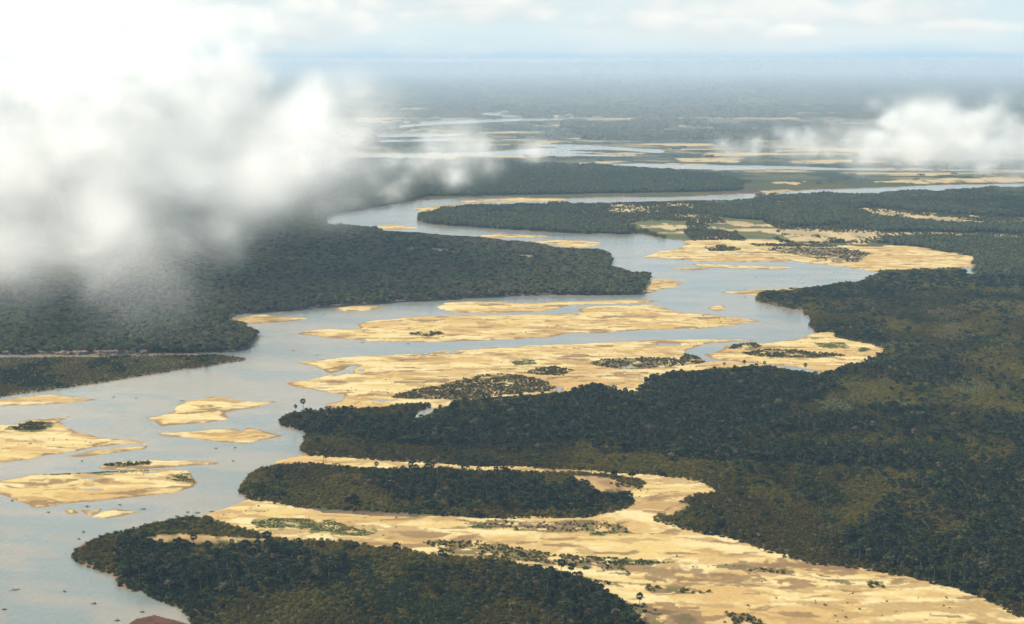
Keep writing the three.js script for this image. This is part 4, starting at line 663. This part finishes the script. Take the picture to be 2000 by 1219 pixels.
{
  const [near, rest] = pickOut(palms, 300);
  for (const p of near) {
    const geo = KIND.palm[p.v % 4];
    const [label, group] = p.spot ? PALMSPOT[p.spot] : p.grove ? ['fan palm ' + GROVELABEL[p.grove], 'palms ' + GROVELABEL[p.grove]] : ['fan palm among the scrub ' + ZONELABEL[p.zone][0], 'scattered palms ' + ZONELABEL[p.zone][1]];
    thingOf('palm', p, geo, 'palm_tree', label, 'palm tree', group);
  }
  for (const p of rest) stuff('palms farther back on the right bank', KIND.palm[p.v % 4].whole, p.x, p.y, p.d, p.tall / 12, p.turn, p.tint);
  const [nearT, restT] = pickOut(trees, 300);
  for (const p of nearT) {
    const k = KIND[p.kind === 'drysere' ? 'dry' : p.kind], geo = p.kind === 'drysere' ? k[4] : k[p.v % k.length];
    let label, group;
    if (p.spot) { label = TREESPOT[p.spot] + (p.spot !== 'd' ? '' : p.zone === 'terrace' ? ' on the grassy left terrace' : p.zone === 'rightfar' ? ' in the scrub near the right edge' : ' in low scrub in the foreground'); group = label.replace(/^(.*?) tree/, '$1 trees'); }
    else { const look = p.kind === 'sere' ? 'brown leaved tree ' : 'dark leafy tree '; label = look + (p.grove ? GROVELABEL[p.grove] : 'among the scrub ' + ZONELABEL[p.zone][0]); group = label.replace('tree', 'trees'); }
    thingOf('tree', p, geo, 'broadleaf_tree', label, 'tree', group);
  }
  for (const p of restT) {
    const k = KIND[p.kind === 'drysere' ? 'dry' : p.kind], geo = p.kind === 'drysere' ? k[4] : k[p.v % (p.kind === 'dry' ? 4 : k.length)];
    stuff(p.zone === 'wood' ? 'woodland on the left bank' : 'trees farther back on the right bank', geo.whole, p.x, p.y, p.d, p.tall / geo.tall * p.fat, p.turn, p.tint, 1 / p.fat);
  }
  const order = shrubs.map((p) => [inFrame(p) ? p.s / p.d * (p.zone.startsWith('alone') ? 1.6 : 1) : -1, p]).sort((a, b) => b[0] - a[0]);
  order.forEach(([, p], i) => {
    const geo = p.q < p.brown ? BROWNBUSH[p.q * 97 % 2 | 0] : p.q > 0.8 ? DARKBUSH[p.q * 97 % 2 | 0] : BUSH[p.q * 971 % 5 | 0];
    if (i >= 300) { stuff('scrub on the sandbanks', geo, p.x, p.y, p.d, p.s, p.turn, p.tint); return; }
    const m = put(new THREE.Mesh(geo, leafMat), 'shrub');
    m.position.set(p.x, p.y, -p.d); m.rotation.y = p.turn; m.scale.setScalar(p.s);
    const where = { channel: 'dry sand channel in the foreground', flat: 'wide sand flat', island: 'large sand island', leftisle: 'broad left sandbank', beach: 'right beach', shore: 'far sandy shore' }[p.zone.slice(6)];
    const label = p.zone.startsWith('alone') ? 'small shrub standing alone on the ' + where : SHRUBLABEL[p.zone];
    tag(m, label, 'shrub', label.replace('shrub', 'shrubs'));
  });
}
const STUFFNAME = {
  'scrub on the right bank': ['scrub', 'dense olive scrub covering the right bank', 'scrub'], 'scrub on the palm isle': ['scrub', 'dense scrub covering the oval palm isle', 'scrub'], 'scrub on the near headland': ['scrub', 'dense dark scrub covering the near headland', 'scrub'], 'scrub on the left terrace': ['scrub', 'low green scrub on the left terrace', 'scrub'],
  'woodland on the left bank': ['woodland', 'closed grey green woodland on the left bank and peninsula', 'woodland'], 'woods on the far bank': ['woodland', 'dark woods on the far bank across the bend', 'woodland'], 'scrub on the far bank': ['scrub', 'patchy scrub on the sandy far bank', 'scrub'], 'trees of the far plain': ['woodland', 'scattered hazy trees and belts of wood on the far plain', 'woodland'],
  'palms farther back on the right bank': ['palm_grove', 'mass of palms farther back on the right bank', 'palm grove'], 'trees farther back on the right bank': ['woodland', 'mass of dark trees farther back on the right bank', 'woodland'], 'scrub on the sandbanks': ['scrub', 'small scrub spread over the farther sandbanks', 'scrub'], 'grass on the sand': ['grass', 'thin green grass on damp sand', 'grass'],
};
for (const [where, byGeo] of Object.entries(lists)) {
  const [name, label, category] = STUFFNAME[where], g = tag(put(new THREE.Group(), name), label, category, null, 'stuff');
  const q = new THREE.Quaternion(), up = new THREE.Vector3(0, 1, 0), M = new THREE.Matrix4(), c = new THREE.Color();
  for (const [geo, places] of byGeo) {
    const im = new THREE.InstancedMesh(geo, leafMat, places.length);
    places.forEach(([x, y, d, s, turn, t, sy], i) => { im.setMatrixAt(i, M.compose(new THREE.Vector3(x, y, -d), q.setFromAxisAngle(up, turn), new THREE.Vector3(s, s * sy, s))); im.setColorAt(i, c.setRGB(...t)); });
    put(im, name === 'grass' ? 'tufts' : name === 'scrub' ? 'bushes' : name === 'palm_grove' ? 'palms' : 'trees', g).userData.kind = 'stuff';
  }
}
// ---------- driftwood stranded in the shallows ----------
{
  const r = rng(801), wood = new THREE.MeshStandardMaterial({ vertexColors: true, roughness: 0.95 });
  const near = ['big tangle of driftwood near the lower left corner', 'small snag at the lower left edge of the water', 'log lying off the near headland'];
  PLAN.mark.drift.forEach(([x, d, size], i) => {
    const parts = [], c = [0.06, 0.045, 0.032];
    const a = r() * 0.9 - 0.45, L = size;
    parts.push(stem([[-L, 0.05, 0], [-L * 0.3, 0.3, a], [L * 0.5, 0.25, a * 0.5], [L, 0.1, -a]].map((p) => [p[0], p[1] * (0.6 + size * 0.25), p[2]]), 0.3, 0.14, c, 6));
    for (let k = 0; k < 5; k++) { const t = r() * 1.6 - 0.8, b = (r() - 0.5) * 1.6; parts.push(stem([[t * L, 0.1, 0], [t * L + b * 0.5, 0.5 + r() * 0.4 * size * 0.5, b * 0.6], [t * L + b, 0.7 + r() * 0.8 * size * 0.4, b]], 0.16, 0.05, c, 4)); }
    const mat = fresh(); leafBall(mat, r, [[0, 0.15, 0, size * 0.55], [size * 0.4, 0.1, 0.2, size * 0.4]], 40, 0.28, [[0.06, 0.05, 0.03], [0.05, 0.055, 0.025]], 0.35);
    const g = put(new THREE.Group(), 'driftwood'); g.position.set(x, 0.0, -d); g.rotation.y = r() * 0.8 - 0.4; g.scale.setScalar(1.15);
    put(new THREE.Mesh(flatGeo(join(...parts)), wood), 'log', g); put(new THREE.Mesh(flatGeo(mat), wood), 'debris', g);
    const spot = near[i] ?? (d > 2200 ? 'snag in the river bend on the right' : d > 1600 ? 'snag in the river between the sandbars' : d > 1340 ? 'snag in the river off the palm isle' : 'small snag in the open water at lower left');
    tag(g, spot, 'driftwood', near[i] ? null : spot.replace('snag', 'snags'));
  });
}

// ---------- low clouds drifting over the valley: droplets in puffs ----------
{
  const puffGeo = (seed, n, size) => {
    const r = rng(seed), o = new Float32Array(n * 9), t = new THREE.Vector3(), b = new THREE.Vector3(), gauss = () => (r() + r() + r() + r() - 2) * 0.62, knots = Array.from({ length: 26 }, () => [gauss() * 0.8, gauss() * 0.8, gauss() * 0.8, 0.22 + 0.34 * r()]);
    for (let i = 0; i < n; i++) {
      const k = knots[Math.floor(r() * knots.length)], own = r() < 0.45, x = own ? k[0] + gauss() * k[3] : gauss(), y = own ? k[1] + gauss() * k[3] : gauss(), z = own ? k[2] + gauss() * k[3] : gauss();
      const a = r() * 6.283, u = r() * 2 - 1, q = Math.sqrt(1 - u * u), n3 = [q * Math.cos(a), u, q * Math.sin(a)], h = i * 9; t.set(-n3[2], 0.01, n3[0]).normalize(); b.set(n3[0], n3[1], n3[2]).cross(t).normalize(); let c9 = 0;
      for (const w of [0, 2.094, 4.189]) { const ca = Math.cos(w) * size, sa = Math.sin(w) * size; o[h + c9++] = x + t.x * ca + b.x * sa; o[h + c9++] = y + t.y * ca + b.y * sa; o[h + c9++] = z + t.z * ca + b.z * sa; }
    }
    const g = new THREE.BufferGeometry(); g.setAttribute('position', new THREE.BufferAttribute(o, 3)); return g;
  };
  const N = 380000, SIZE = 0.00115, AREA = 1.299 * SIZE * SIZE * N * 0.5, puff = puffGeo(901, N, SIZE);
  const mist = new THREE.MeshPhysicalMaterial({ color: new THREE.Color().setRGB(0.985, 0.985, 0.98), roughness: 1, transmission: 0.88, thickness: 0, specularIntensity: 0, side: THREE.DoubleSide });
  // heaps: x, height, d of the middle; half width, half height, half depth; optical depth through the middle
  const cloud = (label, seed, size, heaps) => {
    const g = tag(put(new THREE.Group(), 'cloud'), label, 'cloud'), r = rng(seed), places = [];
    for (const [cx, cy, cd, rx, ry, rz, tau, own] of heaps) {
      const R = own ?? size;
      let want = tau * rx * ry * Math.PI * 0.8 / AREA, guard = 0;       // in units of squared puff radius
      while (want > 0 && guard++ < 60000) {
        const gs = () => (r() + r() + r() - 1.5) * 0.95, x = cx + gs() * rx, y = cy + gs() * ry, d = cd + gs() * rz;
        const n = fbm3(x / (R * 3.2), y / (R * 2.2), d / (R * 3.2), 4, seed);
        if (r() > step(0.24, 0.64, n)) continue;
        const s = R * (0.4 + 1.0 * r() * r() + 0.25 * r()); if (y < 55 + s * 0.4) continue;
        want -= s * s; places.push([x, y, d, s, r() * 6.28, r() * 6.28]);
      }
    }
    const im = new THREE.InstancedMesh(puff, mist, places.length), q = new THREE.Quaternion(), e = new THREE.Euler(), M = new THREE.Matrix4();
    places.forEach(([x, y, d, s, a, b], i) => im.setMatrixAt(i, M.compose(new THREE.Vector3(x, y, -d), q.setFromEuler(e.set(a, b, 0)), new THREE.Vector3(s * 1.25, s * 0.8, s * 1.25))));
    put(im, 'vapour', g).userData.kind = 'stuff';
    console.log(label, places.length);
  };
  cloud('great white cloud bank filling the upper left', 911, 60, [[-897, 441, 3150, 327, 143, 700, 1.5], [-880, 272, 3100, 292, 101, 700, 1.7], [-612, 223, 3100, 242, 76, 600, 1.8, 85], [-385, 230, 3050, 149, 69, 420, 1.6, 85], [-348, 305, 3000, 68, 44, 200, 0.5, 70], [-800, 167, 2900, 311, 71, 600, 1.1, 105], [-729, 122, 2600, 296, 80, 500, 0.6, 110], [-671, 84, 2250, 234, 69, 400, 0.32, 100], [-506, 175, 3000, 273, 45, 500, 1.0, 85], [-657, 381, 3200, 198, 94, 500, 0.9], [-502, 112, 2700, 404, 70, 500, 0.16, 130]]);
  cloud('thin wisp of cloud over the far river', 912, 62, [[-129, 165, 4200, 171, 61, 300, 0.45], [-182, 104, 4000, 182, 44, 300, 0.28]]);
  cloud('small bright cloud with a domed top on the right', 913, 54, [[1153, 212, 4200, 150, 82, 380, 1.8], [1224, 145, 4200, 218, 49, 380, 1.4], [978, 165, 4200, 164, 63, 300, 0.7], [802, 165, 4200, 218, 52, 300, 0.4], [1345, 158, 4200, 150, 55, 300, 1.3]]);

  // mist added to pale the far plain like distance haze: the same droplets, filling the air evenly in blocks 400 m high
  const air = (() => {
    const r = rng(941), n = 220000, s = 0.27 / 400, o = new Float32Array(n * 9);
    for (let i = 0; i < n; i++) {
      const x = r() - 0.5, y = r(), z = r() - 0.5, a = r() * 6.283, u = r() * 2 - 1, q = Math.sqrt(1 - u * u), b = r() * 6.283, nx = q * Math.cos(a), nz = q * Math.sin(a), tl = Math.hypot(nx, nz) || 1, tx = -nz / tl, tz = nx / tl, bx = u * tz, by = nz * tx - nx * tz, bz = -u * tx;
      for (let k = 0; k < 3; k++) { const c = Math.cos(b + k * 2.094) * s, d = Math.sin(b + k * 2.094) * s; o[i * 9 + k * 3] = x + tx * c + bx * d; o[i * 9 + k * 3 + 1] = y + by * d; o[i * 9 + k * 3 + 2] = z + tz * c + bz * d; }
    }
    const g = new THREE.BufferGeometry(); g.setAttribute('position', new THREE.BufferAttribute(o, 3)); return g;
  })();
  const bank = tag(put(new THREE.Group(), 'added_mist_cloud'), 'added mist of droplets standing in for haze over the distant plain', 'mist', null, 'stuff'), r = rng(931), places = [];
  for (const [d0, d1, rows, w] of [[5200, 10000, 3, 1500], [10000, 20000, 2, 3000], [20000, 44000, 8, 6000]]) for (let i = 0; i < rows; i++) {
    const deep = (d1 - d0) / rows, d = d0 + (i + 0.5) * deep, n = Math.ceil(0.94 * (d + deep) / w / 2);
    for (let k = -n; k < n; k++) places.push(new THREE.Matrix4().compose(new THREE.Vector3((k + 0.5) * w + (i % 2 ? 0.3 : 0) * w, 0, -d), new THREE.Quaternion(), new THREE.Vector3(w * (r() < 0.5 ? 1 : -1), 400, deep * (r() < 0.5 ? 1 : -1))));
  }
  const im = new THREE.InstancedMesh(air, mist, places.length); places.forEach((m, i) => im.setMatrixAt(i, m)); put(im, 'vapour', bank).userData.kind = 'stuff';
}
console.log('built');
renderer.render(scene, camera);
